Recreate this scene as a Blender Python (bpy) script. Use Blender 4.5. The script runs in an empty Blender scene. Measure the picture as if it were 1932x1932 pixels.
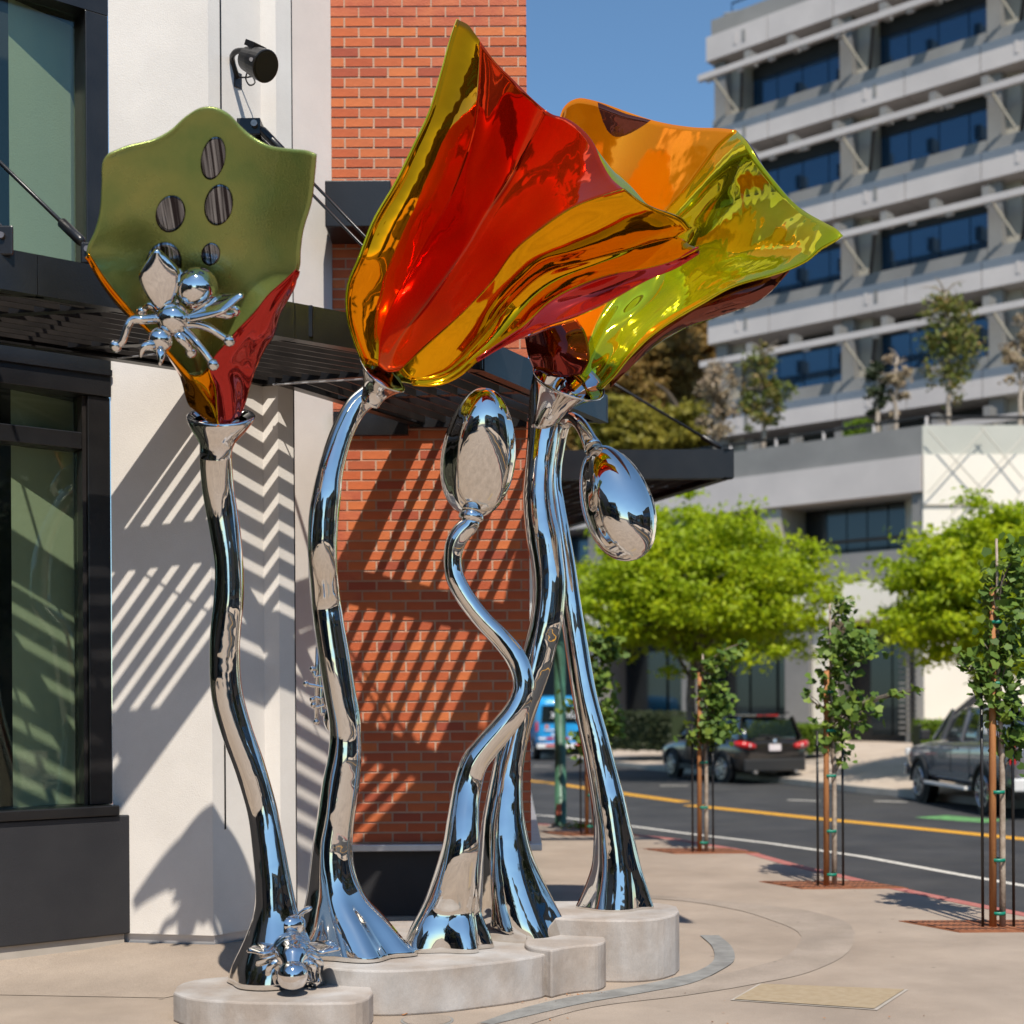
import bpy, bmesh, math, random
import numpy as np
from mathutils import Vector, Matrix

sc = bpy.context.scene
COL = sc.collection
R = math.radians
random.seed(7)
rng = np.random.default_rng(7)

# ------------------------------------------------------------------ camera
FPX, CX, HOR, CAMH = 2683.0, 966.0, 1325.0, 1.85      # focal length, principal point (1932 px frame), eye height
ROLL = R(0.35)
cam = bpy.data.cameras.new('camera')
cam.sensor_width = 36.0
cam.lens = 36.0 * FPX / 1932.0
cam.shift_y = (HOR - 966.0) / 1932.0
cam.clip_end = 3000
cam.dof.use_dof = True
cam.dof.focus_distance = 9.3
cam.dof.aperture_fstop = 1.35
camo = bpy.data.objects.new('camera', cam)
camo.location = (0, 0, CAMH)
camo.rotation_euler = (math.pi / 2, ROLL, 0)
COL.objects.link(camo)
sc.camera = camo

# ------------------------------------------------------------------ light
SUN_EL, SUN_AZ = R(56.3), R(10)          # the sun stands behind the camera, a little to its right
world = bpy.data.worlds.new('World'); sc.world = world
world.use_nodes = True
nt = world.node_tree
sky = nt.nodes.new('ShaderNodeTexSky')
sky.sky_type = 'NISHITA'; sky.sun_disc = False
sky.sun_elevation = SUN_EL
sky.sun_rotation = math.pi - SUN_AZ
sky.air_density = 1.0; sky.dust_density = 0.15; sky.ozone_density = 2.2
bg = nt.nodes['Background']
tintn = nt.nodes.new('ShaderNodeMix'); tintn.data_type = 'RGBA'; tintn.blend_type = 'MULTIPLY'; tintn.inputs[0].default_value = 1.0
tintn.inputs[7].default_value = (0.86, 1.06, 1.12, 1)      # a clear Californian blue
nt.links.new(sky.outputs[0], tintn.inputs[6]); nt.links.new(tintn.outputs[2], bg.inputs[0])
bg.inputs[1].default_value = 0.112
sd = bpy.data.lights.new('sun', 'SUN')
sd.energy = 4.7; sd.angle = R(0.53); sd.color = (1.0, 0.93, 0.82)
so = bpy.data.objects.new('sun', sd)
# light travels along L
LH = Vector((-math.sin(SUN_AZ), math.cos(SUN_AZ), 0))
L = (LH * math.cos(SUN_EL) + Vector((0, 0, -math.sin(SUN_EL)))).normalized()
so.rotation_euler = (-L).to_track_quat('Z', 'Y').to_euler()
so.location = (3, -6, 20)
COL.objects.link(so)
sc.view_settings.view_transform = 'Standard'
sc.view_settings.look = 'None'
sc.view_settings.gamma = 1.0
sc.view_settings.exposure = 0.25
sc.view_settings.use_curve_mapping = False
sc.render.engine = 'CYCLES'
sc.cycles.max_bounces = 10
sc.cycles.caustics_reflective = False
sc.cycles.caustics_refractive = False
sc.cycles.sample_clamp_indirect = 6.0

# ------------------------------------------------------------------ layout helpers (measured from the photograph)
def P(u, v, Y):
    """point at depth Y that lies behind the photograph's pixel (u, v) (1932 px frame)"""
    a, b = u - CX, v - HOR
    c, s = math.cos(ROLL), math.sin(ROLL)
    x = a * c - b * s
    y = a * s + b * c
    return Vector((x * Y / FPX, Y, CAMH - y * Y / FPX))

def G(u, v, Z=0.0):
    """point of the horizontal plane Z behind that pixel"""
    p = P(u, v, 1.0)
    k = (CAMH - Z) / (CAMH - p.z)
    return P(u, v, k)

# ------------------------------------------------------------------ materials
def mat(name, col, rough=0.5, metal=0.0, col2=None, scale=4.0, mix=0.5, bump=0.0, bscale=60.0, spec=0.5,
        detail=4.0, stretch=None, rough2=None, coat=0.0, rnd=None, sharp=(0.35, 0.65), bdist=0.01, coord='Object'):
    m = bpy.data.materials.new(name); m.use_nodes = True
    t = m.node_tree; b = t.nodes['Principled BSDF']
    b.inputs['Roughness'].default_value = rough
    b.inputs['Metallic'].default_value = metal
    b.inputs['Specular IOR Level'].default_value = spec
    b.inputs['Coat Weight'].default_value = coat
    b.inputs['Coat Roughness'].default_value = 0.03
    tc = t.nodes.new('ShaderNodeTexCoord')
    src = tc.outputs[coord]
    if stretch:
        mp = t.nodes.new('ShaderNodeMapping'); mp.inputs['Scale'].default_value = stretch
        t.links.new(src, mp.inputs['Vector']); src = mp.outputs[0]
    c1 = (*col, 1); last = None
    if col2 is not None:
        n = t.nodes.new('ShaderNodeTexNoise'); n.inputs['Scale'].default_value = scale; n.inputs['Detail'].default_value = detail
        t.links.new(src, n.inputs['Vector'])
        r = t.nodes.new('ShaderNodeValToRGB')
        r.color_ramp.elements[0].position = sharp[0]; r.color_ramp.elements[0].color = c1
        r.color_ramp.elements[1].position = sharp[1]; r.color_ramp.elements[1].color = (*col2, 1)
        t.links.new(n.outputs['Fac'], r.inputs[0]); last = r.outputs[0]
        if rough2 is not None:
            mr = t.nodes.new('ShaderNodeMapRange'); mr.inputs['To Min'].default_value = rough; mr.inputs['To Max'].default_value = rough2
            mr.inputs['From Min'].default_value = 0.3; mr.inputs['From Max'].default_value = 0.7
            t.links.new(n.outputs['Fac'], mr.inputs['Value']); t.links.new(mr.outputs[0], b.inputs['Roughness'])
    if rnd is not None:
        oi = t.nodes.new('ShaderNodeObjectInfo')
        r2 = t.nodes.new('ShaderNodeValToRGB'); els = r2.color_ramp.elements
        els[0].color = (*rnd[0], 1); els[1].color = (*rnd[-1], 1)
        for i in range(1, len(rnd) - 1):
            e = els.new(i / (len(rnd) - 1)); e.color = (*rnd[i], 1)
        t.links.new(oi.outputs['Random'], r2.inputs[0])
        if last is None: last = r2.outputs[0]
        else:
            mx = t.nodes.new('ShaderNodeMix'); mx.data_type = 'RGBA'; mx.blend_type = 'MULTIPLY'; mx.inputs[0].default_value = 1.0
            t.links.new(last, mx.inputs[6]); t.links.new(r2.outputs[0], mx.inputs[7]); last = mx.outputs[2]
    if last is None: b.inputs['Base Color'].default_value = c1
    else: t.links.new(last, b.inputs['Base Color'])
    if bump:
        n2 = t.nodes.new('ShaderNodeTexNoise'); n2.inputs['Scale'].default_value = bscale; n2.inputs['Detail'].default_value = 3
        t.links.new(src, n2.inputs['Vector'])
        bp = t.nodes.new('ShaderNodeBump'); bp.inputs['Strength'].default_value = bump; bp.inputs['Distance'].default_value = bdist
        t.links.new(n2.outputs['Fac'], bp.inputs['Height']); t.links.new(bp.outputs[0], b.inputs['Normal'])
    return m

M = {}
M['chrome'] = mat('mirror_polished_steel', (0.78, 0.745, 0.70), 0.02, 1.0, bump=0.35, bscale=2.6, bdist=0.02)
M['chrome_smooth'] = mat('polished_steel', (0.80, 0.77, 0.745), 0.03, 1.0, bump=0.08, bscale=9, bdist=0.006)
def candy(name, c, metal=0.78, rough=0.05, bump=0.35, bs=1.7, c2=None, coat=0.3):
    return mat(name, c, rough, metal, bump=bump, bscale=bs, bdist=0.05, coat=coat, col2=c2, scale=1.3, sharp=(0.3, 0.7))
M['gold'] = candy('gold_candy_lacquer', (1.0, 0.32, 0.003), c2=(0.82, 0.25, 0.003), bs=1.8, metal=0.97, coat=0.0, bump=0.5)
M['red'] = candy('red_candy_lacquer', (0.95, 0.075, 0.004), c2=(0.80, 0.030, 0.004), metal=0.85, coat=0.05, bump=0.45)
M['crimson'] = candy('crimson_candy_lacquer', (0.60, 0.030, 0.022), c2=(0.48, 0.02, 0.012), metal=0.75)
M['yellow'] = candy('amber_yellow_lacquer', (0.95, 0.38, 0.003), c2=(0.80, 0.40, 0.005), metal=0.95, coat=0.0, bump=0.5)
M['orange'] = candy('orange_candy_lacquer', (1.0, 0.30, 0.0), c2=(0.97, 0.23, 0.0), metal=0.6, bs=2.2, bump=0.4, rough=0.10, coat=0.0)
M['lime'] = candy('lime_candy_lacquer', (0.78, 0.64, 0.004), c2=(0.42, 0.48, 0.006), metal=0.78, bs=2.0, bump=0.5)
M['brown'] = candy('brown_candy_lacquer', (0.22, 0.055, 0.035), c2=(0.16, 0.035, 0.02), metal=0.85, bs=3.0)
M['maroon'] = candy('maroon_candy_lacquer', (0.30, 0.02, 0.008), c2=(0.22, 0.016, 0.008), metal=0.8)
M['olive'] = mat('brushed_green_lacquer', (0.20, 0.29, 0.075), 0.36, 0.5, col2=(0.37, 0.38, 0.10), scale=2.4, detail=12, bump=0.35, bscale=90, bdist=0.005, coat=0.25, rough2=0.22)
M['plaza'] = mat('plaza_concrete', (0.315, 0.25, 0.195), 0.85, col2=(0.375, 0.305, 0.245), scale=0.7, bump=0.3, bscale=90, detail=9, sharp=(0.3, 0.7))
def weathered(m, amt=0.35, sc=1.3, spots=True, base_in='Base Color', grit=0.2):
    t = m.node_tree; b = t.nodes['Principled BSDF']; src = b.inputs[base_in].links[0].from_socket
    tc = t.nodes.new('ShaderNodeTexCoord')
    n = t.nodes.new('ShaderNodeTexNoise'); n.inputs['Scale'].default_value = sc; n.inputs['Detail'].default_value = 12; n.inputs['Roughness'].default_value = 0.68
    t.links.new(tc.outputs['Object'], n.inputs['Vector'])
    mr = t.nodes.new('ShaderNodeMapRange'); mr.inputs['From Min'].default_value = 0.32; mr.inputs['From Max'].default_value = 0.68
    mr.inputs['To Min'].default_value = 1-amt; mr.inputs['To Max'].default_value = 1+amt*0.5; t.links.new(n.outputs['Fac'], mr.inputs['Value'])
    n2 = t.nodes.new('ShaderNodeTexNoise'); n2.inputs['Scale'].default_value = 170; n2.inputs['Detail'].default_value = 2; t.links.new(tc.outputs['Object'], n2.inputs['Vector'])
    m2 = t.nodes.new('ShaderNodeMapRange'); m2.inputs['From Min'].default_value = 0.3; m2.inputs['From Max'].default_value = 0.7; m2.inputs['To Min'].default_value = 1-grit; m2.inputs['To Max'].default_value = 1+grit
    t.links.new(n2.outputs['Fac'], m2.inputs['Value'])
    mu = t.nodes.new('ShaderNodeMath'); mu.operation = 'MULTIPLY'; t.links.new(mr.outputs[0], mu.inputs[0]); t.links.new(m2.outputs[0], mu.inputs[1]); last = mu.outputs[0]
    if spots:
        v = t.nodes.new('ShaderNodeTexVoronoi'); v.inputs['Scale'].default_value = 2.3; t.links.new(tc.outputs['Object'], v.inputs['Vector'])
        m3 = t.nodes.new('ShaderNodeMapRange'); m3.inputs['From Min'].default_value = 0.030; m3.inputs['From Max'].default_value = 0.045; m3.inputs['To Min'].default_value = 0.62; m3.inputs['To Max'].default_value = 1.0
        t.links.new(v.outputs['Distance'], m3.inputs['Value'])
        mm = t.nodes.new('ShaderNodeMath'); mm.operation = 'MULTIPLY'; t.links.new(last, mm.inputs[0]); t.links.new(m3.outputs[0], mm.inputs[1]); last = mm.outputs[0]
    vm = t.nodes.new('ShaderNodeVectorMath'); vm.operation = 'SCALE'; t.links.new(src, vm.inputs[0]); t.links.new(last, vm.inputs['Scale'])
    t.links.new(vm.outputs[0], b.inputs[base_in]); return m
weathered(M['plaza'], 0.22, 0.9)
M['plinth'] = mat('cast_concrete', (0.36, 0.305, 0.262), 0.7, col2=(0.47, 0.45, 0.435), scale=3.2, bump=0.35, bscale=30, detail=10, stretch=(1, 1, 0.55), sharp=(0.38, 0.68))
M['inlay'] = mat('grey_concrete_band', (0.29, 0.237, 0.19), 0.85, col2=(0.335, 0.275, 0.225), scale=3, bump=0.2, bscale=90)
M['slate'] = mat('slate_band', (0.18, 0.175, 0.165), 0.75, col2=(0.26, 0.255, 0.24), scale=7, bump=0.5, bscale=30)
M['cover'] = mat('utility_cover_concrete', (0.33, 0.25, 0.155), 0.8, col2=(0.37, 0.29, 0.19), scale=20, bump=0.4, bscale=160)
M['asphalt'] = mat('asphalt', (0.034, 0.034, 0.037), 0.85, col2=(0.052, 0.05, 0.05), scale=1.2, bump=0.5, bscale=120, detail=8)
weathered(M['plinth'], 0.20, 3.0, False, grit=0.08); weathered(M['asphalt'], 0.35, 0.5, False); weathered(M['inlay'], 0.2, 1.2)
M['ground'] = mat('soil_and_asphalt', (0.09, 0.085, 0.075), 0.9, col2=(0.14, 0.13, 0.11), scale=0.1)
M['yellow_paint'] = mat('yellow_road_paint', (0.72, 0.35, 0.02), 0.6, col2=(0.22, 0.13, 0.04), scale=14, sharp=(0.5, 0.78), detail=12)
M['white_paint'] = mat('white_road_paint', (0.66, 0.62, 0.55), 0.6, col2=(0.20, 0.19, 0.18), scale=14, sharp=(0.5, 0.78), detail=12)
M['green_paint'] = mat('green_road_paint', (0.14, 0.36, 0.12), 0.6, col2=(0.07, 0.12, 0.06), scale=10, sharp=(0.45, 0.7), detail=12)
M['red_curb'] = mat('red_curb_paint', (0.36, 0.10, 0.085), 0.7, col2=(0.42, 0.17, 0.14), scale=14)
M['curb'] = mat('curb_concrete', (0.36, 0.32, 0.27), 0.85, col2=(0.43, 0.38, 0.33), scale=4)
M['far_walk'] = mat('sidewalk_concrete', (0.42, 0.34, 0.27), 0.85, col2=(0.48, 0.395, 0.32), scale=1.5)
M['stucco'] = mat('white_stucco', (0.70, 0.655, 0.605), 0.75, col2=(0.76, 0.715, 0.665), scale=1.1, bump=0.18, bscale=110, detail=8)
weathered(M['stucco'], 0.10, 0.9, False, grit=0.03)
M['brick'] = mat('brick_clay', (0.85, 0.85, 0.85), 0.8, col2=(1, 1, 1), scale=9, bump=0.3, bscale=55,
                 rnd=[(0.44, 0.085, 0.030), (0.58, 0.140, 0.042), (0.50, 0.105, 0.034), (0.64, 0.175, 0.050), (0.36, 0.068, 0.034), (0.56, 0.125, 0.04)])
M['mortar'] = mat('mortar', (0.54, 0.36, 0.26), 0.9, col2=(0.46, 0.30, 0.215), scale=8, bump=0.5, bscale=120)
M['steel_black'] = mat('black_painted_steel', (0.008, 0.0075, 0.008), 0.33, col2=(0.013, 0.012, 0.012), scale=5, bump=0.1, bscale=80)
M['charcoal'] = mat('charcoal_panel', (0.016, 0.016, 0.019), 0.55, col2=(0.024, 0.0235, 0.026), scale=2, bump=0.2, bscale=100)
M['slat'] = mat('dark_bronze_slat', (0.014, 0.012, 0.011), 0.35, col2=(0.024, 0.02, 0.018), scale=6)
M['alu'] = mat('pale_metal_ledge', (0.62, 0.63, 0.65), 0.35, 0.6, col2=(0.55, 0.55, 0.58), scale=6)
M['bolt'] = mat('bolt_metal', (0.45, 0.33, 0.27), 0.3, 0.9, col2=(0.35, 0.25, 0.2), scale=30)

def glass_mat(name, tint, refl=0.35, rough=0.01, dark=(0.006, 0.012, 0.014)):
    m = bpy.data.materials.new(name); m.use_nodes = True; t = m.node_tree
    b = t.nodes['Principled BSDF']; out = t.nodes['Material Output']
    b.inputs['Base Color'].default_value = (*dark, 1); b.inputs['Roughness'].default_value = 0.2
    g = t.nodes.new('ShaderNodeBsdfGlossy'); g.inputs['Color'].default_value = (*tint, 1); g.inputs['Roughness'].default_value = rough
    tc = t.nodes.new('ShaderNodeTexCoord'); n = t.nodes.new('ShaderNodeTexNoise'); n.inputs['Scale'].default_value = 0.8
    bp = t.nodes.new('ShaderNodeBump'); bp.inputs['Strength'].default_value = 0.08; bp.inputs['Distance'].default_value = 0.01
    t.links.new(tc.outputs['Object'], n.inputs['Vector']); t.links.new(n.outputs['Fac'], bp.inputs['Height']); t.links.new(bp.outputs[0], g.inputs['Normal'])
    mx = t.nodes.new('ShaderNodeMixShader'); lw = t.nodes.new('ShaderNodeLayerWeight'); lw.inputs[0].default_value = 0.25
    mr = t.nodes.new('ShaderNodeMapRange'); mr.inputs['To Min'].default_value = refl; mr.inputs['To Max'].default_value = 1.0
    t.links.new(lw.outputs['Fresnel'], mr.inputs['Value']); t.links.new(mr.outputs[0], mx.inputs[0])
    t.links.new(b.outputs[0], mx.inputs[1]); t.links.new(g.outputs[0], mx.inputs[2]); t.links.new(mx.outputs[0], out.inputs[0])
    return m
def clear_glass(name, tint, refl):
    m = bpy.data.materials.new(name); m.use_nodes = True; t = m.node_tree; out = t.nodes['Material Output']; t.nodes.remove(t.nodes['Principled BSDF'])
    tr = t.nodes.new('ShaderNodeBsdfTransparent'); tr.inputs[0].default_value = (*tint, 1)
    g = t.nodes.new('ShaderNodeBsdfGlossy'); g.inputs['Roughness'].default_value = 0.01; g.inputs['Color'].default_value = (0.8, 0.9, 0.85, 1)
    tc = t.nodes.new('ShaderNodeTexCoord'); n = t.nodes.new('ShaderNodeTexNoise'); n.inputs['Scale'].default_value = 0.9
    bp = t.nodes.new('ShaderNodeBump'); bp.inputs['Strength'].default_value = 0.1; bp.inputs['Distance'].default_value = 0.01
    t.links.new(tc.outputs['Object'], n.inputs['Vector']); t.links.new(n.outputs['Fac'], bp.inputs['Height']); t.links.new(bp.outputs[0], g.inputs['Normal'])
    lw = t.nodes.new('ShaderNodeLayerWeight'); lw.inputs[0].default_value = 0.15
    mr = t.nodes.new('ShaderNodeMapRange'); mr.inputs['To Min'].default_value = refl; mr.inputs['To Max'].default_value = 0.5
    mx = t.nodes.new('ShaderNodeMixShader'); t.links.new(lw.outputs['Facing'], mr.inputs['Value']); t.links.new(mr.outputs[0], mx.inputs[0])
    t.links.new(tr.outputs[0], mx.inputs[1]); t.links.new(g.outputs[0], mx.inputs[2]); t.links.new(mx.outputs[0], out.inputs[0]); return m
M['shop_glass'] = clear_glass('shop_window_glass', (0.74, 0.79, 0.71), 0.04)
M['reflection_tone'] = mat('pale_green_reflection', (0.74, 0.76, 0.68), 0.8, col2=(0.80, 0.81, 0.73), scale=1.2, bump=0.2, bscale=80)  # tone of the mirrored wall, for the added panel behind the glass
M['office_glass'] = glass_mat('office_window_glass', (0.25, 0.42, 0.60), 0.14, dark=(0.004, 0.032, 0.075))
M['car_glass'] = glass_mat('car_glass', (0.5, 0.56, 0.6), 0.22)

def leaf_mat(name, c, c2, c3, trans=0.35):
    m = bpy.data.materials.new(name); m.use_nodes = True; t = m.node_tree
    b = t.nodes['Principled BSDF']; out = t.nodes['Material Output']
    at = t.nodes.new('ShaderNodeAttribute'); at.attribute_name = 'tint'
    r = t.nodes.new('ShaderNodeValToRGB'); e = r.color_ramp.elements
    e[0].color = (*c, 1); e[1].color = (*c3, 1); k = e.new(0.55); k.color = (*c2, 1)
    t.links.new(at.outputs['Fac'], r.inputs[0]); t.links.new(r.outputs[0], b.inputs['Base Color'])
    b.inputs['Roughness'].default_value = 0.55; b.inputs['Specular IOR Level'].default_value = 0.3
    tr = t.nodes.new('ShaderNodeBsdfTranslucent'); t.links.new(r.outputs[0], tr.inputs[0])
    mx = t.nodes.new('ShaderNodeMixShader'); mx.inputs[0].default_value = trans
    t.links.new(b.outputs[0], mx.inputs[1]); t.links.new(tr.outputs[0], mx.inputs[2]); t.links.new(mx.outputs[0], out.inputs[0])
    return m
M['leaf_lime'] = leaf_mat('honey_locust_leaf', (0.11, 0.20, 0.006), (0.34, 0.44, 0.006), (0.60, 0.60, 0.008), 0.45)
M['leaf_ginkgo'] = leaf_mat('ginkgo_leaf', (0.06, 0.12, 0.02), (0.13, 0.22, 0.035), (0.25, 0.34, 0.05))
M['leaf_conifer'] = leaf_mat('brownish_conifer_leaf', (0.12, 0.115, 0.02), (0.33, 0.21, 0.06), (0.48, 0.27, 0.09), 0.4)
M['leaf_olive'] = leaf_mat('olive_leaf', (0.12, 0.12, 0.015), (0.27, 0.235, 0.028), (0.42, 0.33, 0.045), 0.35)
M['leaf_red'] = leaf_mat('autumn_leaf', (0.07, 0.11, 0.02), (0.15, 0.17, 0.03), (0.36, 0.15, 0.05), 0.3)
M['leaf_pale'] = leaf_mat('pale_dry_leaf', (0.24, 0.16, 0.10), (0.33, 0.25, 0.16), (0.34, 0.30, 0.14), 0.2)
M['leaf_hedge'] = leaf_mat('hedge_leaf', (0.06, 0.12, 0.012), (0.16, 0.25, 0.015), (0.26, 0.36, 0.02), 0.25)
M['leaf_dark'] = leaf_mat('dark_leaf', (0.02, 0.03, 0.012), (0.04, 0.055, 0.022), (0.075, 0.085, 0.035), 0.2)
M['bark'] = mat('grey_bark', (0.13, 0.10, 0.075), 0.9, col2=(0.20, 0.16, 0.13), scale=9, bump=0.6, bscale=40)
M['pale_bark'] = mat('pale_sapling_bark', (0.42, 0.35, 0.28), 0.8, col2=(0.28, 0.22, 0.17), scale=14, bump=0.4, bscale=60)
M['stake'] = mat('treated_wood_stake', (0.42, 0.18, 0.06), 0.7, col2=(0.33, 0.13, 0.045), scale=7, bump=0.4, bscale=50, stretch=(6, 6, 0.6))
M['tie'] = mat('green_tie_band', (0.0, 0.20, 0.13), 0.5)
M['rust'] = mat('rusted_grate', (0.30, 0.115, 0.05), 0.8, col2=(0.22, 0.075, 0.032), scale=12, bump=0.4, bscale=90)
M['lamp_green'] = mat('green_post_paint', (0.06, 0.17, 0.11), 0.45, col2=(0.035, 0.10, 0.06), scale=5, bump=0.2, bscale=30)

# ------------------------------------------------------------------ mesh helpers
class MB:
    def __init__(s): s.v = []; s.f = []
    def add(s, verts, faces):
        o = len(s.v); s.v += [tuple(p) for p in verts]; s.f += [tuple(i + o for i in f) for f in faces]; return s
    def box(s, x0, x1, y0, y1, z0, z1):
        v = [(x0,y0,z0),(x1,y0,z0),(x1,y1,z0),(x0,y1,z0),(x0,y0,z1),(x1,y0,z1),(x1,y1,z1),(x0,y1,z1)]
        return s.add(v, [(0,3,2,1),(4,5,6,7),(0,1,5,4),(1,2,6,5),(2,3,7,6),(3,0,4,7)])
    def beam(s, a, b, w, h, up=(0,0,1), ext=0.0):
        """box along a-b; w across, h along up (centred)"""
        a = Vector(a); b = Vector(b); d = (b - a).normalized(); a = a - d*ext; b = b + d*ext
        up = Vector(up); sd = d.cross(up)
        if sd.length < 1e-5: sd = d.cross(Vector((1,0,0)))
        sd.normalize(); u = sd.cross(d).normalized()
        v = []
        for p in (a, b):
            for (i, j) in ((-1,-1),(1,-1),(1,1),(-1,1)): v.append(p + sd*(w/2*i) + u*(h/2*j))
        return s.add(v, [(0,1,2,3),(7,6,5,4),(0,4,5,1),(1,5,6,2),(2,6,7,3),(3,7,4,0)])
    def prism(s, poly, z0, z1):
        n = len(poly)
        A = sum(poly[i][0]*poly[(i+1)%n][1] - poly[(i+1)%n][0]*poly[i][1] for i in range(n))
        if A < 0: poly = poly[::-1]
        v = [(p[0], p[1], z0) for p in poly] + [(p[0], p[1], z1) for p in poly]
        f = [tuple(range(n))[::-1], tuple(range(n, 2*n))] + [(i, (i+1)%n, (i+1)%n + n, i + n) for i in range(n)]
        return s.add(v, f)
    def tube(s, pts, rad, n=12, cap=True, fn=None, flat_ends=False):
        pts = [Vector(p) for p in pts]; m = len(pts)
        if not hasattr(rad, '__len__'): rad = [rad]*m
        T = [(pts[min(i+1, m-1)] - pts[max(i-1, 0)]).normalized() for i in range(m)]
        x = T[0].orthogonal().normalized() if not flat_ends else Vector((1,0,0))
        x = (x - T[0]*x.dot(T[0])).normalized()
        v = []
        for i in range(m):
            x = (x - T[i]*x.dot(T[i])).normalized(); y = T[i].cross(x)
            for k in range(n):
                a = 2*math.pi*k/n; r = rad[i]*(fn(i/(m-1), a) if fn else 1.0)
                v.append(pts[i] + x*(math.cos(a)*r) + y*(math.sin(a)*r))
        f = [(i*n+k, i*n+(k+1)%n, (i+1)*n+(k+1)%n, (i+1)*n+k) for i in range(m-1) for k in range(n)]
        if cap: f += [tuple(range(n))[::-1], tuple((m-1)*n + k for k in range(n))]
        return s.add(v, f)
    def ball(s, c, r, axis=None, n=20, m=12, sc3=(1,1,1)):
        """ellipsoid; sc3 scales along (side, side2, axis)"""
        c = Vector(c); ax = Vector(axis).normalized() if axis is not None else Vector((0,0,1))
        x = ax.orthogonal().normalized(); y = ax.cross(x)
        v = [c + ax*(-r*sc3[2])]
        for i in range(1, m):
            t = math.pi*i/m
            for k in range(n):
                a = 2*math.pi*k/n
                v.append(c + x*(math.sin(t)*math.cos(a)*r*sc3[0]) + y*(math.sin(t)*math.sin(a)*r*sc3[1]) + ax*(-math.cos(t)*r*sc3[2]))
        v.append(c + ax*(r*sc3[2]))
        f = [(0, 1+(k+1)%n, 1+k) for k in range(n)]
        f += [(1+i*n+k, 1+i*n+(k+1)%n, 1+(i+1)*n+(k+1)%n, 1+(i+1)*n+k) for i in range(m-2) for k in range(n)]
        e = 1+(m-2)*n
        f += [(e+k, e+(k+1)%n, len(v)-1) for k in range(n)]
        return s.add(v, f)
    def build(s, name, m, parent=None, smooth=False, world=True, bevel=0.0, sub=0, solid=0.0):
        me = bpy.data.meshes.new(name); me.from_pydata(s.v, [], s.f); me.materials.append(m)
        if smooth: me.polygons.foreach_set('use_smooth', [True]*len(me.polygons))
        me.update()
        return link(name, me, parent, world, bevel, sub, solid)

WORLD0 = {}
def link(name, me, parent=None, world=True, bevel=0.0, sub=0, solid=0.0):
    o = bpy.data.objects.new(name, me); COL.objects.link(o)
    if parent is not None:
        o.parent = parent
        if world and parent.parent is None and parent.type == 'EMPTY':
            o.matrix_parent_inverse = Matrix.Translation(parent.location).inverted()
    if solid:
        q = o.modifiers.new('thick', 'SOLIDIFY'); q.thickness = solid; q.offset = -1
    if bevel:
        q = o.modifiers.new('bevel', 'BEVEL'); q.width = bevel; q.segments = 2; q.limit_method = 'ANGLE'; q.angle_limit = R(40)
    if sub:
        q = o.modifiers.new('sub', 'SUBSURF'); q.levels = sub; q.render_levels = sub
    return o

def thing(name, label, cat, loc=(0,0,0), group=None):
    o = bpy.data.objects.new(name, None); COL.objects.link(o); o.location = loc; o.empty_display_size = 0.2
    o['label'] = label; o['category'] = cat
    if group: o['group'] = group
    return o
def tag(o, label, cat, group=None):
    o['label'] = label; o['category'] = cat
    if group: o['group'] = group
    return o
def struct(o): o['kind'] = 'structure'; return o
def sheet(name, poly, z, m, parent=None):
    n = len(poly)
    A = sum(poly[i][0]*poly[(i+1)%n][1] - poly[(i+1)%n][0]*poly[i][1] for i in range(n))
    if A < 0: poly = poly[::-1]
    b = MB().add([(p[0], p[1], z) for p in poly], [tuple(range(n))])
    return b.build(name, m, parent)

def crom(pts, n):
    """smooth resampling (centripetal-ish Catmull-Rom by chord length) of a list of tuples to n points"""
    p = np.array(pts, float); d = np.r_[0, np.cumsum(np.maximum(np.linalg.norm(np.diff(p[:, :2], axis=0), axis=1), 1e-4))]
    d /= d[-1]; out = []
    for t in np.linspace(0, 1, n):
        i = min(max(np.searchsorted(d, t, 'right') - 1, 0), len(p) - 2)
        h = d[i+1] - d[i]; s = (t - d[i]) / h
        def tan(j):
            if j == 0: return (p[1]-p[0])/(d[1]-d[0])
            if j == len(p)-1: return (p[-1]-p[-2])/(d[-1]-d[-2])
            return 0.5*((p[j+1]-p[j])/(d[j+1]-d[j]) + (p[j]-p[j-1])/(d[j]-d[j-1]))
        a, b = p[i], p[i+1]; ta, tb = tan(i)*h, tan(i+1)*h
        out.append((2*s**3-3*s**2+1)*a + (s**3-2*s**2+s)*ta + (-2*s**3+3*s**2)*b + (s**3-s**2)*tb)
    return np.array(out)
BX0_ = -1.497
def zz_(p, z): return Vector((p.x, p.y, z))
# ================================================================== THE SETTING
def cyl_poly(cx, cy, r, n=32): return [(cx + r*math.cos(2*math.pi*k/n), cy + r*math.sin(2*math.pi*k/n)) for k in range(n)]

# ground far out
struct(sheet('ground', [(-400,-400),(400,-400),(400,600),(-400,600)], -0.16, M['ground']))
near_curb_px = [(1010,1553),(1100,1562),(1195,1575),(1280,1583),(1359,1593),(1439,1613),(1559,1645),(1719,1679),(1932,1723)]
nc = [G(u, v, 0) for u, v in near_curb_px]
nc = [(p.x, p.y) for p in nc]
nc = [(-9.0, 27.5), (-3.5, 24.6)] + nc + [(5.3, 10.0), (5.9, 6.5), (6.2, 0), (6.2, -60)]
nc = [(a, b) for a, b in crom(nc, 60)]
cw = 0.15
def offset_line(pl, d):
    out = []
    for i, p in enumerate(pl):
        a = Vector(pl[max(i-1,0)]); b = Vector(pl[min(i+1,len(pl)-1)]); t = (b-a).normalized()
        out.append((p[0] - t.y*d, p[1] + t.x*d))
    return out
nci = offset_line(nc, -cw)      # inner edge (towards the plaza)
plaza_poly = nci + [(-60,-60), (-60, 27.5)]
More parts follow.
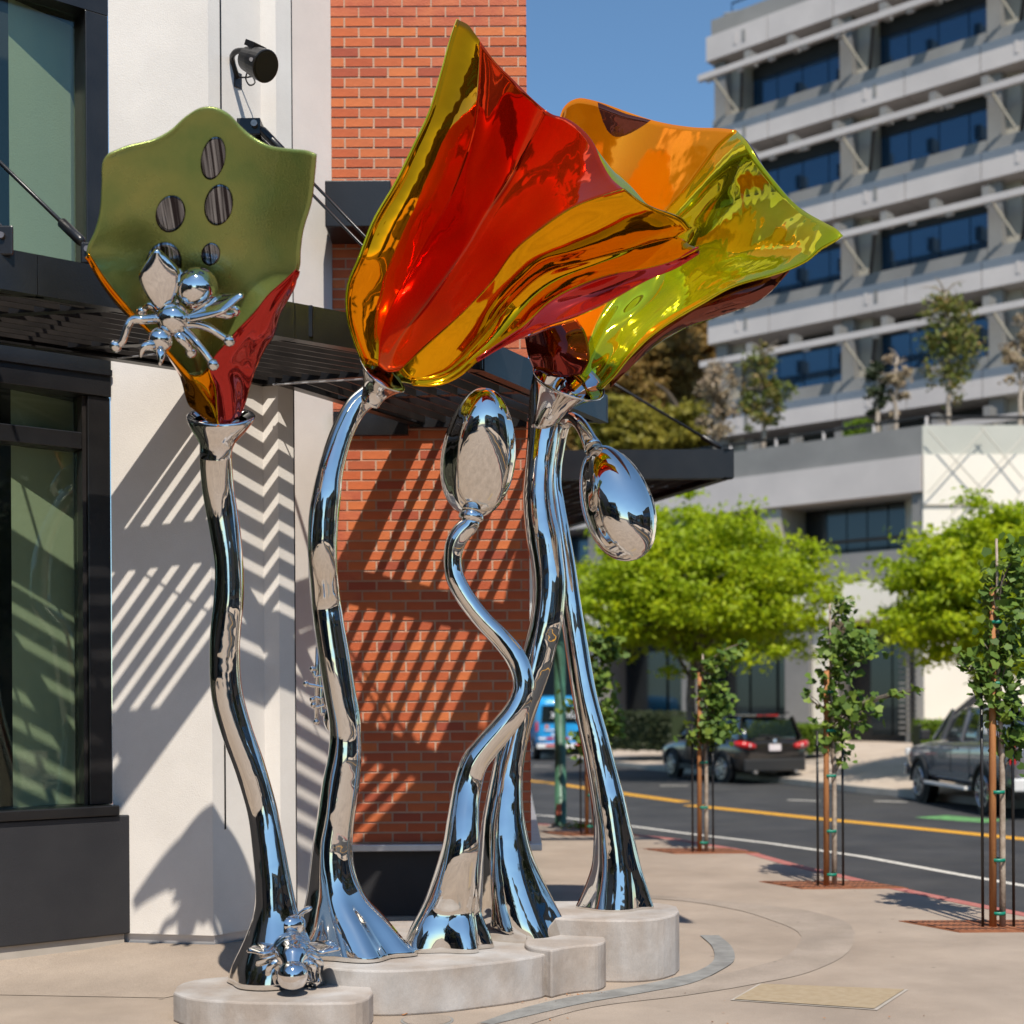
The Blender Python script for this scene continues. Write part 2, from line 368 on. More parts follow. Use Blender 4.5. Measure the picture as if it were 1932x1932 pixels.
struct(MB().prism(plaza_poly, -0.14, 0.0).build('plaza_pavement', M['plaza']))
def strip(name, a, b, z0, z1, m, parent=None):
    """solid strip between polylines a and b"""
    n = len(a); B = MB()
    v = [(p[0],p[1],z1) for p in a] + [(p[0],p[1],z1) for p in b] + [(p[0],p[1],z0) for p in a] + [(p[0],p[1],z0) for p in b]
    f = []
    for i in range(n-1):
        f += [(i, i+1, n+i+1, n+i), (2*n+i, 3*n+i, 3*n+i+1, 2*n+i+1), (i, 2*n+i, 2*n+i+1, i+1), (n+i, n+i+1, 3*n+i+1, 3*n+i)]
    B.add(v, f); o = B.build(name, m, parent)
    bm = bmesh.new(); bm.from_mesh(o.data); bmesh.ops.recalc_face_normals(bm, faces=bm.faces); bm.to_mesh(o.data); bm.free()
    return o
struct(strip('near_kerb', nc, [(p[0]*1.0, p[1]) for p in offset_line(nc, -cw+0.002)], -0.14, 0.003, M['red_curb']))
struct(sheet('road', [(-80,-80),(90,-80),(90,140),(-80,140)], -0.15, M['asphalt']))
ZR = -0.146
def GR(u, v): p = G(u, v, -0.145); return (p.x, p.y)
def painted(name, px, w, m, extra0=None, extra1=None, n=40, z=ZR):
    pl = [GR(u, v) for u, v in px]
    if extra0: pl = extra0 + pl
    if extra1: pl = pl + extra1
    pl = [(a, b) for a, b in crom(pl, n)]
    a = offset_line(pl, w/2); b = offset_line(pl, -w/2); k = len(a)
    return struct(MB().add([(p[0],p[1],z) for p in a] + [(p[0],p[1],z) for p in b], [(i, i+1, k+i+1, k+i) for i in range(k-1)]).build(name, m))
painted('white_lane_line', [(1010,1537),(1100,1547),(1191,1558),(1331,1577),(1551,1603),(1739,1637),(1932,1671)], 0.13, M['white_paint'], [(-8,29.5)], [(6.6,12),(7.1,6),(7.2,-40)])
painted('yellow_centre_line', [(1010,1474),(1100,1486),(1190,1499),(1292,1513)], 0.34, M['yellow_paint'], [(-6,44)])
painted('yellow_centre_line', [(1300,1519),(1400,1529),(1551,1545),(1739,1563),(1932,1583)], 0.34, M['yellow_paint'], None, [(9.2,17),(10.4,10),(10.8,-40)])
painted('green_lane_patch', [(1755,1540),(1815,1545),(1880,1549)], 0.75, M['green_paint'], n=8)
for (u, v) in ((1280,1581-1581+1581),): pass
for (u, v) in ((1268,1500-18),(1345+175,1494+116-1494+1494-100),):
    pass
for a in (((1245,1482),(1298,1482)), ((1487,1520-11),(1547,1511)), ((1650,1511),(1712,1513)), ((1005,1471-26),(1040,1446))):
    painted('white_road_dash', [a[0], a[1]], 0.16, M['white_paint'], n=3)

# far pavement with its kerb
far_px = [(1010,1430),(1100,1438),(1166,1447),(1268,1457),(1400,1470),(1507,1483),(1612,1496),(1711,1506),(1820,1517),(1932,1528)]
fc = [GR(u, v) for u, v in far_px]
fc = [(-14, 66)] + fc + [(13.5,23),(14.5,14),(15,-40)]
fc = [(a, b) for a, b in crom(fc, 50)]
fk = offset_line(fc, 0.16)
bk = [(p[0] + 3.4, p[1] + 8.0) for p in fc]
struct(strip('far_kerb', fc, fk, -0.14, 0.004, M['curb']))
n = len(fk)
far2 = [(p[0] + 60, p[1] + 90) for p in fk]
struct(MB().add([(p[0],p[1],0.0) for p in fk] + [(p[0],p[1],0.55) for p in bk] + [(p[0],p[1],0.6) for p in far2],
      [(i, n+i, n+i+1, i+1) for i in range(n-1)] + [(n+i, 2*n+i, 2*n+i+1, n+i+1) for i in range(n-1)]).build('far_pavement', M['far_walk']))

# inlaid bands, covers
def band_px(name, outer, inner, m, z):
    o = [(p.x,p.y) for p in (G(u,v,0) for u,v in [tuple(q) for q in crom(outer, 70)])]
    i = [(p.x,p.y) for p in (G(u,v,0) for u,v in [tuple(q) for q in crom(inner, 70)])]
    k = len(o)
    b = MB().add([(p[0],p[1],z) for p in o] + [(p[0],p[1],z) for p in i], [(j, k+j, k+j+1, j+1) for j in range(k-1)])
    ob = b.build(name, m)
    bm = bmesh.new(); bm.from_mesh(ob.data); bmesh.ops.recalc_face_normals(bm, faces=bm.faces)
    for f in bm.faces:
        if f.normal.z < 0: f.normal_flip()
    bm.to_mesh(ob.data); bm.free(); return ob
struct(band_px('grey_curved_band', [(1180,1684),(1400,1705),(1550,1725),(1610,1752),(1606,1790),(1540,1830),(1420,1858),(1300,1878),(1100,1905),(920,1960)],
        [(1180,1692),(1330,1706),(1450,1735),(1512,1768),(1490,1800),(1420,1825),(1330,1845),(1250,1862),(1080,1888),(900,1930)], M['inlay'], 0.004))
struct(band_px('slate_curved_band', [(1356,1766),(1382,1790),(1386,1812),(1360,1832),(1310,1855),(1230,1872),(1100,1895),(1000,1918),(930,1935)],
        [(1321,1766),(1345,1790),(1347,1812),(1320,1832),(1278,1845),(1200,1862),(1080,1882),(980,1906),(905,1932)], M['slate'], 0.008))
cv = thing('utility_cover', 'flat tan rectangular utility cover set in the pavement at lower right', 'utility cover', tuple(G(1545,1882,0)))
q = [G(u,v,0) for u,v in ((1378,1888),(1432,1857),(1714,1868),(1655,1907))]
q0 = [(p.x,p.y) for p in q]; cxm = sum(p[0] for p in q0)/4; cym = sum(p[1] for p in q0)/4
sheet('cover_frame', q0, 0.0045, M['curb'], cv)
sheet('cover_plate', [(cxm+(p[0]-cxm)*0.955, cym+(p[1]-cym)*0.94) for p in q0], 0.009, M['cover'], cv)
c = G(806, 1926, 0)
mh = thing('round_drain_cover', 'small round grey drain cover in front of the low plinths', 'drain cover', tuple(c))
MB().prism(cyl_poly(c.x, c.y, 0.155), -0.02, 0.004).build('rim', M['slate'], mh)
MB().prism(cyl_poly(c.x, c.y, 0.14), -0.02, 0.008).build('cover_disc', M['inlay'], mh)
c = G(765, 1915, 0)
MBl = MB(); MBl.add([(c.x-.035,c.y-.01,.004),(c.x-.01,c.y+.02,.022),(c.x+.03,c.y+.01,.006),(c.x+.012,c.y-.02,.016),(c.x-.01,c.y-.03,.006)], [(0,4,3,1),(3,2,1)])
tag(MBl.build('dry_leaf', M['stake'], solid=0.002), 'single curled brown leaf lying on the pavement before the plinth', 'leaf')

# ================================================================== CORNER BUILDING (storefront, stucco piers, brick pier)
V1 = Vector((0.793, 0.609, 0)).normalized(); N1 = Vector((-V1.y, V1.x, 0))      # along the shopfront and the long canopy edge
V2 = Vector((0.467, 0.884, 0)).normalized(); N2 = Vector((-V2.y, V2.x, 0))      # along the second canopy edge
C0 = Vector((-2.889, 10.28, 0))
bl = thing('corner_building', 'white stucco and red brick corner building with black framed shop windows on the left', 'building', tuple(C0))
SD, SN = V1, N1
def sf(t, o, z): p = C0 - SD*t + SN*o; return Vector((p.x, p.y, z))
def sfbox(b, t0, t1, o0, o1, z0, z1):
    v = [sf(t1,o0,z0), sf(t0,o0,z0), sf(t0,o1,z0), sf(t1,o1,z0), sf(t1,o0,z1), sf(t0,o0,z1), sf(t0,o1,z1), sf(t1,o1,z1)]
    return b.add(v, [(0,3,2,1),(4,5,6,7),(0,1,5,4),(1,2,6,5),(2,3,7,6),(3,0,4,7)])
T1 = 14.0
sfbox(MB(), -0.085, T1, -0.10, 0.4, 0.20, 1.055).build('base_panel', M['charcoal'], bl, bevel=0.01)
sfbox(MB(), -0.05, T1, -0.07, 0.4, -0.02, 0.198).build('base_kerb', M['curb'], bl)
sfbox(MB(), 0.001, T1, -0.13, 0.3, 1.058, 1.13).build('window_sill', M['steel_black'], bl, bevel=0.008)
sfbox(MB(), 0.002, T1, -0.02, 0.4, 4.07, 4.56).build('header_panel', M['steel_black'], bl, bevel=0.006)
sfbox(MB(), 0.003, T1, -0.045, -0.022, 4.22, 4.26).build('header_trim', M['steel_black'], bl)
sfbox(MB(), 0.002, T1, 0.0, 0.4, 6.83, 9.5).build('upper_panel', M['steel_black'], bl)
mull = [0.0, 2.1, 4.2, 6.3, 8.4, 10.5, 12.6]
for i, t in enumerate(mull):
    w0 = 0.17 if i == 0 else 0.09
    sfbox(MB(), t+0.003, t+w0, 0.0, 0.22, 1.133, 4.067).build('mullion', M['steel_black'], bl, bevel=0.006)
    sfbox(MB(), t+0.003, t+w0, 0.0, 0.22, 4.563, 6.827).build('mullion', M['steel_black'], bl, bevel=0.006)
    sfbox(MB(), t+w0+0.002, t+w0+0.03, 0.03, 0.2, 1.135, 4.065).build('window_bead', M['slat'], bl)
    if i < len(mull)-1:
        a, b_ = t+w0+0.035, mull[i+1]-0.001
        sfbox(MB(), a, b_, 0.02, 0.2, 3.68, 3.80).build('transom_bar', M['steel_black'], bl, bevel=0.006)
        for (z0, z1) in ((1.135, 3.677), (3.803, 4.065), (4.565, 6.825)):
            sfbox(MB(), a, b_, 0.12, 0.135, z0, z1).build('window_pane', M['shop_glass'], bl)
ip0 = sf(0.17, 0.30, 0); ip1 = Vector((-0.352*9.98, 9.98+0.02, 0))  # added panel, stands in for the white wall's reflection in the shop glass
MB().prism([(ip0.x, ip0.y), (ip1.x, ip1.y), (ip1.x+0.02, ip1.y+0.12), (ip0.x+0.02, ip0.y+0.12)], 0.9, 7.4).build('reflection_panel', M['reflection_tone'], bl)
sfbox(MB(), 0.0, T1, 1.8, 1.9, 0, 9.4).build('backing_wall', M['charcoal'], bl)
sfbox(MB(), 0.0, T1, 0.45, 1.8, 4.10, 4.50).build('inner_floor_slab', M['charcoal'], bl)
# stucco piers
pier = [(C0.x, C0.y), (-2.137,10.13), (-1.826,10.494), (-1.710,10.471), (-1.613,10.584)]
wl = MB().prism(pier + [(-1.79,11.60), (-1.9,12.3), (-2.6,12.2), (C0.x+0.15, C0.y+0.6)], 0.20, 9.5).build('stucco_wall', M['stucco'], bl)
MB().prism([(-1.785,11.615), (-1.497,12.0), (-1.497,13.2), (-2.2,13.2), (-1.9,11.7)], 0.13, 9.45).build('stucco_wall', M['stucco'], bl)
MB().prism([(p[0]+.004, p[1]+0.03) for p in pier] + [(-1.79,11.5), (-2.7,11.5)], -0.02, 0.199).build('base_flashing', M['alu'], bl)
dB = Vector((0.65, 0.76, 0)).normalized(); nB = Vector((dB.y, -dB.x, 0)); jp = Vector((-2.137,10.13,0)) + dB*0.11
MB().beam(zz_(jp + nB*0.001, 0.95), zz_(jp + nB*0.001, 9.4), 0.012, 0.006, up=nB).build('expansion_joint', M['steel_black'], bl)
jp2 = Vector((-1.612, 10.587, 0)); MB().beam(zz_(jp2, .22), zz_(jp2, 9.4), 0.010, 0.010).build('expansion_joint', M['charcoal'], bl)
# the pavement rises a little towards these walls
ap = [(-12.0, 3.4), (-2.9-.6, 9.0+.1), (-2.2, 8.95), (-1.4, 9.9), (-1.3, 10.9), (-1.55, 11.6)]
inn_ = [(-13.0, 3.9), (C0.x-.03, C0.y), (-2.137,10.14), (-1.75,10.5), (-1.62,10.7), (-1.75,11.6)]
struct(MB().add([(p[0],p[1],0.004) for p in ap] + [(p[0],p[1],0.135) for p in inn_], [(i, i+1, 7+i-0, 6+i) for i in range(5)]).build('pavement_apron', M['plaza']))
# brick pier
BX0, BX1, BY = -1.497, 0.155, 12.0
bw = MB().box(BX0, BX1-0.012, BY+0.006, 22.0, 0.665, 9.5).build('brick_wall', M['mortar'], bl)
MB().box(BX0, BX1-0.03, BY+0.05, 22.0, 0.045, 0.6).build('base_panel', M['charcoal'], bl)
MB().box(BX0, BX1+0.09, BY-0.07, 22.0, 0.603, 0.662).build('stone_ledge', M['alu'], bl, bevel=0.008)
MB().box(BX0, BX1+0.02, BY-0.01, 22.0, -0.02, 0.043).build('base_kerb', M['curb'], bl)
BL, BH, GL, GH = 0.2315, 0.0715, 0.013, 0.0135
flower_sil = [(690,684),(660,592),(662,540),(682,492),(710,420),(754,344),(790,268),(814,216),(838,136),(858,60),(880,38),(934,116),(1010,184),(1010,640),(900,680),(800,730)]
def inside(pt, poly):
    x, y = pt; c = False; j = len(poly)-1
    for i in range(len(poly)):
        if (poly[i][1] > y) != (poly[j][1] > y) and x < (poly[j][0]-poly[i][0])*(y-poly[i][1])/(poly[j][1]-poly[i][1])+poly[i][0]: c = not c
        j = i
    return c
bmeshes = []
for k in range(6):
    r_ = random.Random(k); b = MB(); h = BL/2; z = BH/2; d = 0.02
    jx = [r_.uniform(-.0015,.0015) for _ in range(8)]
    v = [(-h+jx[0],0.03,-z),(h+jx[1],0.03,-z),(h+jx[2],0.03,z),(-h+jx[3],0.03,z),(-h+.002+jx[4],-.001,-z+.002),(h-.002+jx[5],-.001,-z+.002),(h-.002+jx[6],-.001,z-.002+jx[4]),(-h+.002+jx[7],-.001,z-.002)]
    me = bpy.data.meshes.new('brick'); me.from_pydata(v, [], [(4,5,6,7),(0,1,5,4),(1,2,6,5),(2,3,7,6),(3,0,4,7)]); me.materials.append(M['brick']); me.update(); bmeshes.append(me)
stuffb = MB(); nb = 0; cand = []
row = 0; z = 0.678 + BH/2
while z < 9.4:
    x = BX0 + (0 if row % 2 == 0 else -(BL+GL)/2)
    while x < BX1 - 0.01:
        a = max(x, BX0+0.002); b_ = min(x+BL, BX1)
        if b_ - a > 0.03:
            cxm = (a+b_)/2
            u = CX + cxm*FPX/BY + (z-1.85)*0 ; v = HOR - (z-CAMH)*FPX/BY
            vis = v > -8 and not (612 < v < 806) and not inside((u, v), flower_sil) and not (980 > u > 1000)
            vis = vis and not (600 < u - 0 < 668 and v > 900)          # behind the stem that crosses there
            vis = vis and not (835 < u < 970 and 760 < v < 980) and not (v > 1400 and 850 < u < 985)
            vis = vis and not (1005 - 20 < u and 800 < v < 1300)
            cand.append((vis, cxm, z, b_-a))
        x += BL + GL
    row += 1; z += BH + GH
for vis, x, z, w in cand:
    if vis and nb < 300:
        o = bpy.data.objects.new('brick', random.choice(bmeshes)); COL.objects.link(o); o.parent = bw
        o.location = (x, BY + random.uniform(-.0015,.0015), z); o.scale = (w/BL, 1, 1); nb += 1
    else:
        h = w/2
        stuffb.box(x-h, x+h, BY-0.001, BY+0.02, z-BH/2, z+BH/2)
print('bricks', nb, len(cand))
for rr in range(100):                        # the side of the pier, seen only from further right
    z = 0.678 + BH/2 + rr*(BH+GH)
    if z > 9.4: break
    y = BY + 0.005 + (0 if rr % 2 else (BL+GL)/2)
    while y < 21.7: stuffb.box(BX1-0.02, BX1, y, y+BL, z-BH/2, z+BH/2); y += BL+GL
sbk = stuffb.build('brick_courses', mat('brick_clay_joined', (0.43,0.095,0.045), 0.8, col2=(0.55,0.15,0.06), scale=5, bump=0.45, bscale=55), bw); sbk['kind'] = 'stuff'
bx = MB().box(BX0+0.002, -0.96, 11.55, 11.992, 5.72, 6.10); bx.build('steel_beam_stub', M['steel_black'], bl, bevel=0.01)

# wall spotlight
sp0 = P(450, 148, 10.4)
spt = thing('wall_spotlight', 'black round floodlight on a curved arm high on the white wall', 'spotlight', tuple(sp0))
plate = P(449, 150, 10.33); MB().beam(plate + Vector((0,0,.05)), plate + Vector((0,0,-.06)), 0.07, 0.012, up=(0.8,-0.5,0)).build('wall_plate', M['steel_black'], spt)
hc = P(484, 118, 10.0); ax = Vector((0.72, -0.55, -0.50)).normalized()
MB().tube([hc - ax*0.13, hc - ax*0.11, hc - ax*0.02, hc - ax*0.0, hc + ax*0.005, hc + ax*0.105, hc + ax*0.11], [0.045, 0.082, 0.094, 0.096, 0.104, 0.112, 0.106], n=28).build('lamp_head', M['steel_black'], spt, smooth=False)
MB().tube([hc + ax*0.111, hc + ax*0.114], [0.094, 0.094], n=28).build('lens', M['steel_black'], spt)
for k in range(5):
    side = ax.cross(Vector((0,0,1))).normalized(); up = side.cross(ax)
    o_ = up*0.098 + side*(k-2)*0.026
    MB().beam(hc - ax*0.12 + o_, hc - ax*0.015 + o_, 0.006, 0.04, up=up).build('cooling_fin', M['steel_black'], spt)
MB().tube(crom([tuple(plate + Vector((0,-.01,0))), tuple(P(440,122,10.3)), tuple(P(441,101,10.2)), tuple(P(462,96,10.1)), tuple(P(476,110,10.0))], 14), 0.02, n=8).build('bracket_arm', M['steel_black'], spt, smooth=True)
cb = [P(474,128,10.1), P(466,138,10.15), P(464,150,10.2), P(472,161,10.25), P(481,156,10.26), P(478,146,10.28), P(466,146,10.3), P(452,146,10.32)]
MB().tube(crom([tuple(p) for p in cb], 26), 0.006, n=6).build('cable', M['steel_black'], spt, smooth=True)
MB().tube([P(474,112,9.90), P(474,112,9.86)], 0.014, n=12).build('bolt', M['alu'], spt)

# ================================================================== STEEL CANOPIES
cn = thing('slatted_canopy', 'black steel canopy with open slats running round the corner above the windows', 'canopy', (-2.8, 8.2, 0))
ZB, ZT = 4.18, 4.41
Bd = Vector((-0.186, 10.0, 0)); En = Vector((0.811, 11.886, 0)); F0 = Bd - V1*10.5
Ld = Vector((-2.816, 9.55, 0)); L0 = Ld - V1*7.2; LA = Ld + V1*0.80; Mi = Vector((-1.70, 10.40, 0)); LR = Vector((-0.82, 11.95, 0))
zoneL = [F0, Bd, Mi, Vector((-1.80,10.46,0)), Vector((-2.137,10.08,0)), L0]
zoneR = [Bd, En, Vector((.155,11.95,0)), LR, Mi]
def clip(p, d, poly):
    """longest segment of the line p + t d inside a polygon in plan"""
    ts = []
    n = len(poly)
    for i in range(n):
        a, b = poly[i], poly[(i+1) % n]; e = b - a
        den = d.x*e.y - d.y*e.x
        if abs(den) < 1e-9: continue
        t = ((a.x-p.x)*e.y - (a.y-p.y)*e.x)/den; s = ((a.x-p.x)*d.y - (a.y-p.y)*d.x)/den
        if -1e-6 <= s <= 1+1e-6: ts.append(t)
    if len(ts) < 2: return None
    ts.sort(); return (ts[0], ts[-1]) if ts[-1]-ts[0] > 0.08 else None
def zz(p, z): return Vector((p.x, p.y, z))
def channel(a, b, nrm, name, h0=ZB, h1=ZT):
    B = MB(); B.beam(zz(a,(h0+h1)/2), zz(b,(h0+h1)/2), 0.014, h1-h0)
    for z in (h0+0.006, h1-0.006): B.beam(zz(a+nrm*0.035,z), zz(b+nrm*0.035,z), 0.075, 0.012)
    return B.build(name, M['steel_black'], cn)
cuts = [0, 2.2, 4.4, 6.2, 7.35, 9.0, 10.5]
for i in range(6): channel(F0 + V1*(cuts[i]+0.002), F0 + V1*(cuts[i+1]-0.002), N1, 'fascia_plate')
for i in range(2): channel(Bd + (En-Bd)*(i*0.5+0.001), Bd + (En-Bd)*(i*0.5+0.499), N2, 'fascia_plate')
channel(L0, Vector((-2.13,10.07,0)), -N1, 'ledger')
channel(Mi, LR, -N2, 'ledger')
MB().beam(Vector((-0.85, 11.95, 4.27)), Vector((0.14, 11.95, 4.27)), 0.06, 0.22).build('ledger', M['steel_black'], cn)
for (a, b) in ((pier[1], pier[2]), (pier[2], pier[3])):
    A_ = Vector((*a, 0)); B_ = Vector((*b, 0)); nn = Vector(((B_-A_).y, -(B_-A_).x, 0)).normalized()
    MB().beam(zz(A_+nn*.03, 4.29), zz(B_+nn*.03, 4.29), 0.05, 0.2).build('ledger', M['steel_black'], cn)
MB().beam(zz(Vector((.16,11.96,0)), 4.29), zz(En, 4.29), 0.05, 0.2).build('end_beam', M['steel_black'], cn)
MB().beam(zz(Mi, 4.29), zz(Bd, 4.29), 0.07, 0.2).build('mitre_beam', M['steel_black'], cn)
MB().beam(Vector((BX0_+.01, 11.96, 4.20)), Vector((-0.86, 11.96, 4.20)), 0.06, 0.20).build('ledger', M['steel_black'], cn)
def slat(p, d, zone, h=0.14):
    t = clip(p, d, zone)
    if t is None: return
    a = p + d*(t[0]+0.03); b = p + d*(t[1]-0.03)
    MB().beam(zz(a, 4.27), zz(b, 4.27), 0.012, h).build('slat', M['slat'], cn)
k = 1
while 0.118*k < 1.9: slat(F0 + N1*0.118*k, V1, zoneL, 0.105); k += 1
k = 1
while 0.152*k < 2.2: slat(Bd + N2*0.152*k, V2, zoneR); k += 1
pw = Vector((1, -0.15, 0)).normalized()
for (x, y) in ((-0.64, 10.95), (0.0, 11.45)):
    p = Vector((x, y, 0)); t = clip(p, pw, zoneR)
    if t and y < 11.2: MB().beam(zz(p + pw*t[0], 4.31), zz(p + pw*t[1], 4.31), 0.07, 0.2).build('cross_beam', M['steel_black'], cn)
base = Vector((-2.45, 9.35, 0))
for k in range(8):
    p = base - V1*1.15*k
    t = clip(p, pw, zoneL)
    if t: MB().beam(zz(p+pw*t[0], 4.31), zz(p+pw*t[1], 4.31), 0.07, 0.2).build('cross_beam', M['steel_black'], cn)
def rod(a, b, r=0.013, parent=cn):
    d = (b-a).normalized()
    o = MB().tube([a, b], r, n=8).build('tension_rod', M['steel_black'], parent, smooth=True)
    for e, s in ((a, 1), (b, -1)):
        MB().tube([e + d*0.02*s, e + d*0.05*s, e + d*0.26*s, e + d*0.28*s], [0.02,0.032,0.032,0.016], n=10).build('turnbuckle', M['steel_black'], parent, smooth=True)
def lug(p, name='rod_lug', s=0.09, parent=cn):
    MB().beam(p + Vector((0,0,-s*0.9)), p + Vector((0,0,s*0.5)), s*1.0, 0.02, up=(0,-1,0)).build(name, M['steel_black'], parent, bevel=0.01)
    MB().tube([p + Vector((0,-.03,0)), p + Vector((0,.03,0))], 0.018, n=10).build('pin', M['bolt'], parent)
wa = P(487, 238, 10.28); MB().box(wa.x-0.15, wa.x+0.02, wa.y-0.03, wa.y+0.25, wa.z-0.07, wa.z+0.05).build('wall_bracket', M['steel_black'], cn, bevel=0.006)
MB().tube([wa + Vector((-.02,-.06,0)), wa + Vector((-.02,.0,0))], 0.024, n=10).build('pin', M['bolt'], cn)
rod(wa, P(870, 634, 9.95), 0.011); rod(wa + Vector((-.03,.06,-.05)), P(856, 640, 9.9), 0.011)
ra = P(-190, 122, 9.36); rb = P(160, 462, 8.32)
rod(ra, rb, 0.013); lug(rb + Vector((0.02,0,-0.03)))
lug(P(5, 446, 7.96), s=0.12); rod(P(5, 440, 7.96), P(-420, 40, 8.92))
for e_ in (ra, P(-420, 40, 8.92)): MB().beam(e_ + Vector((0,.03,-.09)), e_ + Vector((0,.03,.09)), 0.12, 0.10, up=(0,-1,0)).build('wall_bracket', M['steel_black'], cn, bevel=0.006)
MB().tube([P(222, 676, 9.4), P(420, 655, 9.0)], 0.006, n=6).build('brace_rod', M['alu'], cn)
MB().tube([P(515, 726, 10.3), P(735, 712, 10.0)], 0.006, n=6).build('brace_rod', M['alu'], cn)
MB().beam(zz(F0+V1*7.4+N1*.03,4.185), zz(F0+V1*5.8+N1*.7,4.185), 0.04, 0.010).build('brace_flat', M['slat'], cn)

c2 = thing('side_canopy', 'black steel canopy over the pavement to the right of the brick pier', 'canopy', (0.2, 16.2, 0))
q = [Vector((.16,16.15,0)), Vector((2.53,16.15,0)), Vector((0.78,20.9,0)), Vector((.16,20.9,0))]
def ch2(a, b, z0=4.38, z1=4.71): 
    d=(b-a).normalized(); nn=Vector((-d.y,d.x,0)); B=MB(); B.beam(zz(a,(z0+z1)/2), zz(b,(z0+z1)/2), 0.016, z1-z0)
    B.beam(zz(a+nn*.05,z1-.006), zz(b+nn*.05,z1-.006), 0.11, 0.012); B.beam(zz(a+nn*.05,z0+.006), zz(b+nn*.05,z0+.006), 0.11, 0.012)
    return B.build('fascia_plate', M['steel_black'], c2)
ch2(q[0], q[1]); ch2(q[1], q[2])
ed = (q[2]-q[1]).normalized()
for k in range(1, 14):
    p = q[1] + Vector((-0.17*k, 0.03, 0)); t = clip(p, ed, q)
    if t and t[1] > 0.1: MB().beam(zz(p + ed*max(t[0],0.02), 4.52), zz(p + ed*(t[1]-0.02), 4.52), 0.014, 0.16).build('slat', M['slat'], c2)
for y in (17.4, 18.7, 19.9):
    xr = 2.53 + (y-16.15)*(0.78-2.53)/4.75
    MB().beam(Vector((.16,y,4.56)), Vector((xr,y,4.56)), 0.08, 0.2).build('cross_beam', M['steel_black'], c2)
rod(P(1000, 630, 16.3), P(1362, 846, 16.3), 0.016, c2)
rod(Vector((0.2, 19.0, 6.1)), Vector((1.2, 19.6, 4.72)), 0.012, c2)

# ================================================================== PLINTHS
def px_poly(px, Z, n=None):
    pts = crom(px + [px[0]], n) if n else px
    return [(p.x, p.y) for p in (G(a[0], a[1], Z) for a in pts)][: -1 if n else None]
def plinth(name, px, Z, z0=0.0, parent=None, n=60):
    o = MB().prism(px_poly(px, Z, n), z0, Z).build(name, M['plinth'], parent, bevel=0.012)
    return o
pl1 = plinth('low_plinth', [(327,1872),(333,1860),(360,1850),(430,1842),(520,1838),(610,1838),(665,1845),(698,1858),(704,1874),(688,1886),(620,1892),(541,1892),(430,1889),(350,1881)], 0.17)
tag(pl1, 'lowest rounded concrete plinth at lower left, with a chrome bee on top', 'plinth')
pl2 = thing('main_plinth', 'long curved concrete plinth in the middle carrying three chrome stems', 'plinth', tuple(G(820,1800,0.27)*1.0 - Vector((0,0,0.27))))
plinth('plinth_block', [(560,1806),(575,1818),(607,1824),(701,1831),(821,1827),(901,1819),(981,1809),(1037,1797),(1050,1788),(1060,1768),(1040,1752),(900,1740),(700,1740),(600,1755),(560,1780)], 0.27, parent=pl2)
plinth('plinth_block', [(1040,1793),(1062,1788),(1101,1783),(1133,1780),(1143,1774),(1139,1766),(1110,1760),(1060,1757),(1000,1762),(990,1780)], 0.30, parent=pl2)
pl3 = plinth('tall_plinth', [(960,1725),(1000,1729),(1061,1733),(1141,1736),(1221,1735),(1261,1729),(1281,1720),(1280,1712),(1260,1706),(1200,1702),(1060,1700),(980,1704)], 0.41)
tag(pl3, 'tallest concrete plinth at the right end under the straight chrome stem', 'plinth')

# low steel railing behind the sculpture is only seen as a shadow: none built
# ================================================================== FLOWER SCULPTURES
S = math.sin; PI = math.pi
def stem_part(name, pts, parent, m=None, flutes=0, fl_from=0.75, fl_amp=0.12, n=72, wob=0.012, steps=110, phase=0.0, flat_from=None, world=True):
    """pts: (u, v, width_px, Y) from top to bottom"""
    q = crom(pts, steps)
    P3 = [P(a[0], a[1], a[3]) for a in q]; rad = [a[2]/2*a[3]/FPX for a in q]
    # last ring lies flat on the plinth
    def fn(t, a):
        k = 1.0 + wob*math.sin(3*a + 17*t) + wob*0.7*math.sin(2*a - 9*t) + 0.006*S(7*a + 11*t + phase) + 0.0035*S(13*a - 14*t) + 0.004*S(5*a + 40*t + 2*S(9*t))
        if flutes and t > fl_from:
            s = (t - fl_from)/(1-fl_from)
            k *= 1 + fl_amp*(s**1.4)*math.sin(flutes*a + phase + 0.9*math.sin(a*1.3))
        return k
    b = MB(); pts3 = P3; m_ = len(pts3)
    T = []
    for i in range(m_):
        t = (pts3[min(i+1,m_-1)] - pts3[max(i-1,0)]).normalized()
        s = max(0, (i/(m_-1) - 0.86)/0.14)
        t = t.lerp(Vector((0,0,-1)), min(1, s*1.2)).normalized() if flutes else t
        T.append(t)
    x = Vector((1,0,0)); v = []
    for i in range(m_):
        x = Vector((1,0,0)); x = (x - T[i]*x.dot(T[i])).normalized(); y = T[i].cross(x)
        for k in range(n):
            a = 2*math.pi*k/n; r = rad[i]*fn(i/(m_-1), a)
            dep = 1.0 if not flutes else 1.0 - 0.25*max(0,(i/(m_-1)-fl_from)/(1-fl_from))
            v.append(pts3[i] + x*(math.cos(a)*r) + y*(math.sin(a)*r*dep))
    f = [(i*n+k, (i+1)*n+k, (i+1)*n+(k+1)%n, i*n+(k+1)%n) for i in range(m_-1) for k in range(n)]
    f += [tuple(range(n)), tuple((m_-1)*n + k for k in range(n))[::-1]]
    b.add(v, f)
    o = b.build(name, m or M['chrome'], parent, smooth=True)
    bm = bmesh.new(); bm.from_mesh(o.data); bmesh.ops.recalc_face_normals(bm, faces=bm.faces); bm.to_mesh(o.data); bm.free()
    for p in o.data.polygons: p.use_smooth = len(p.vertices) < 10
    return o

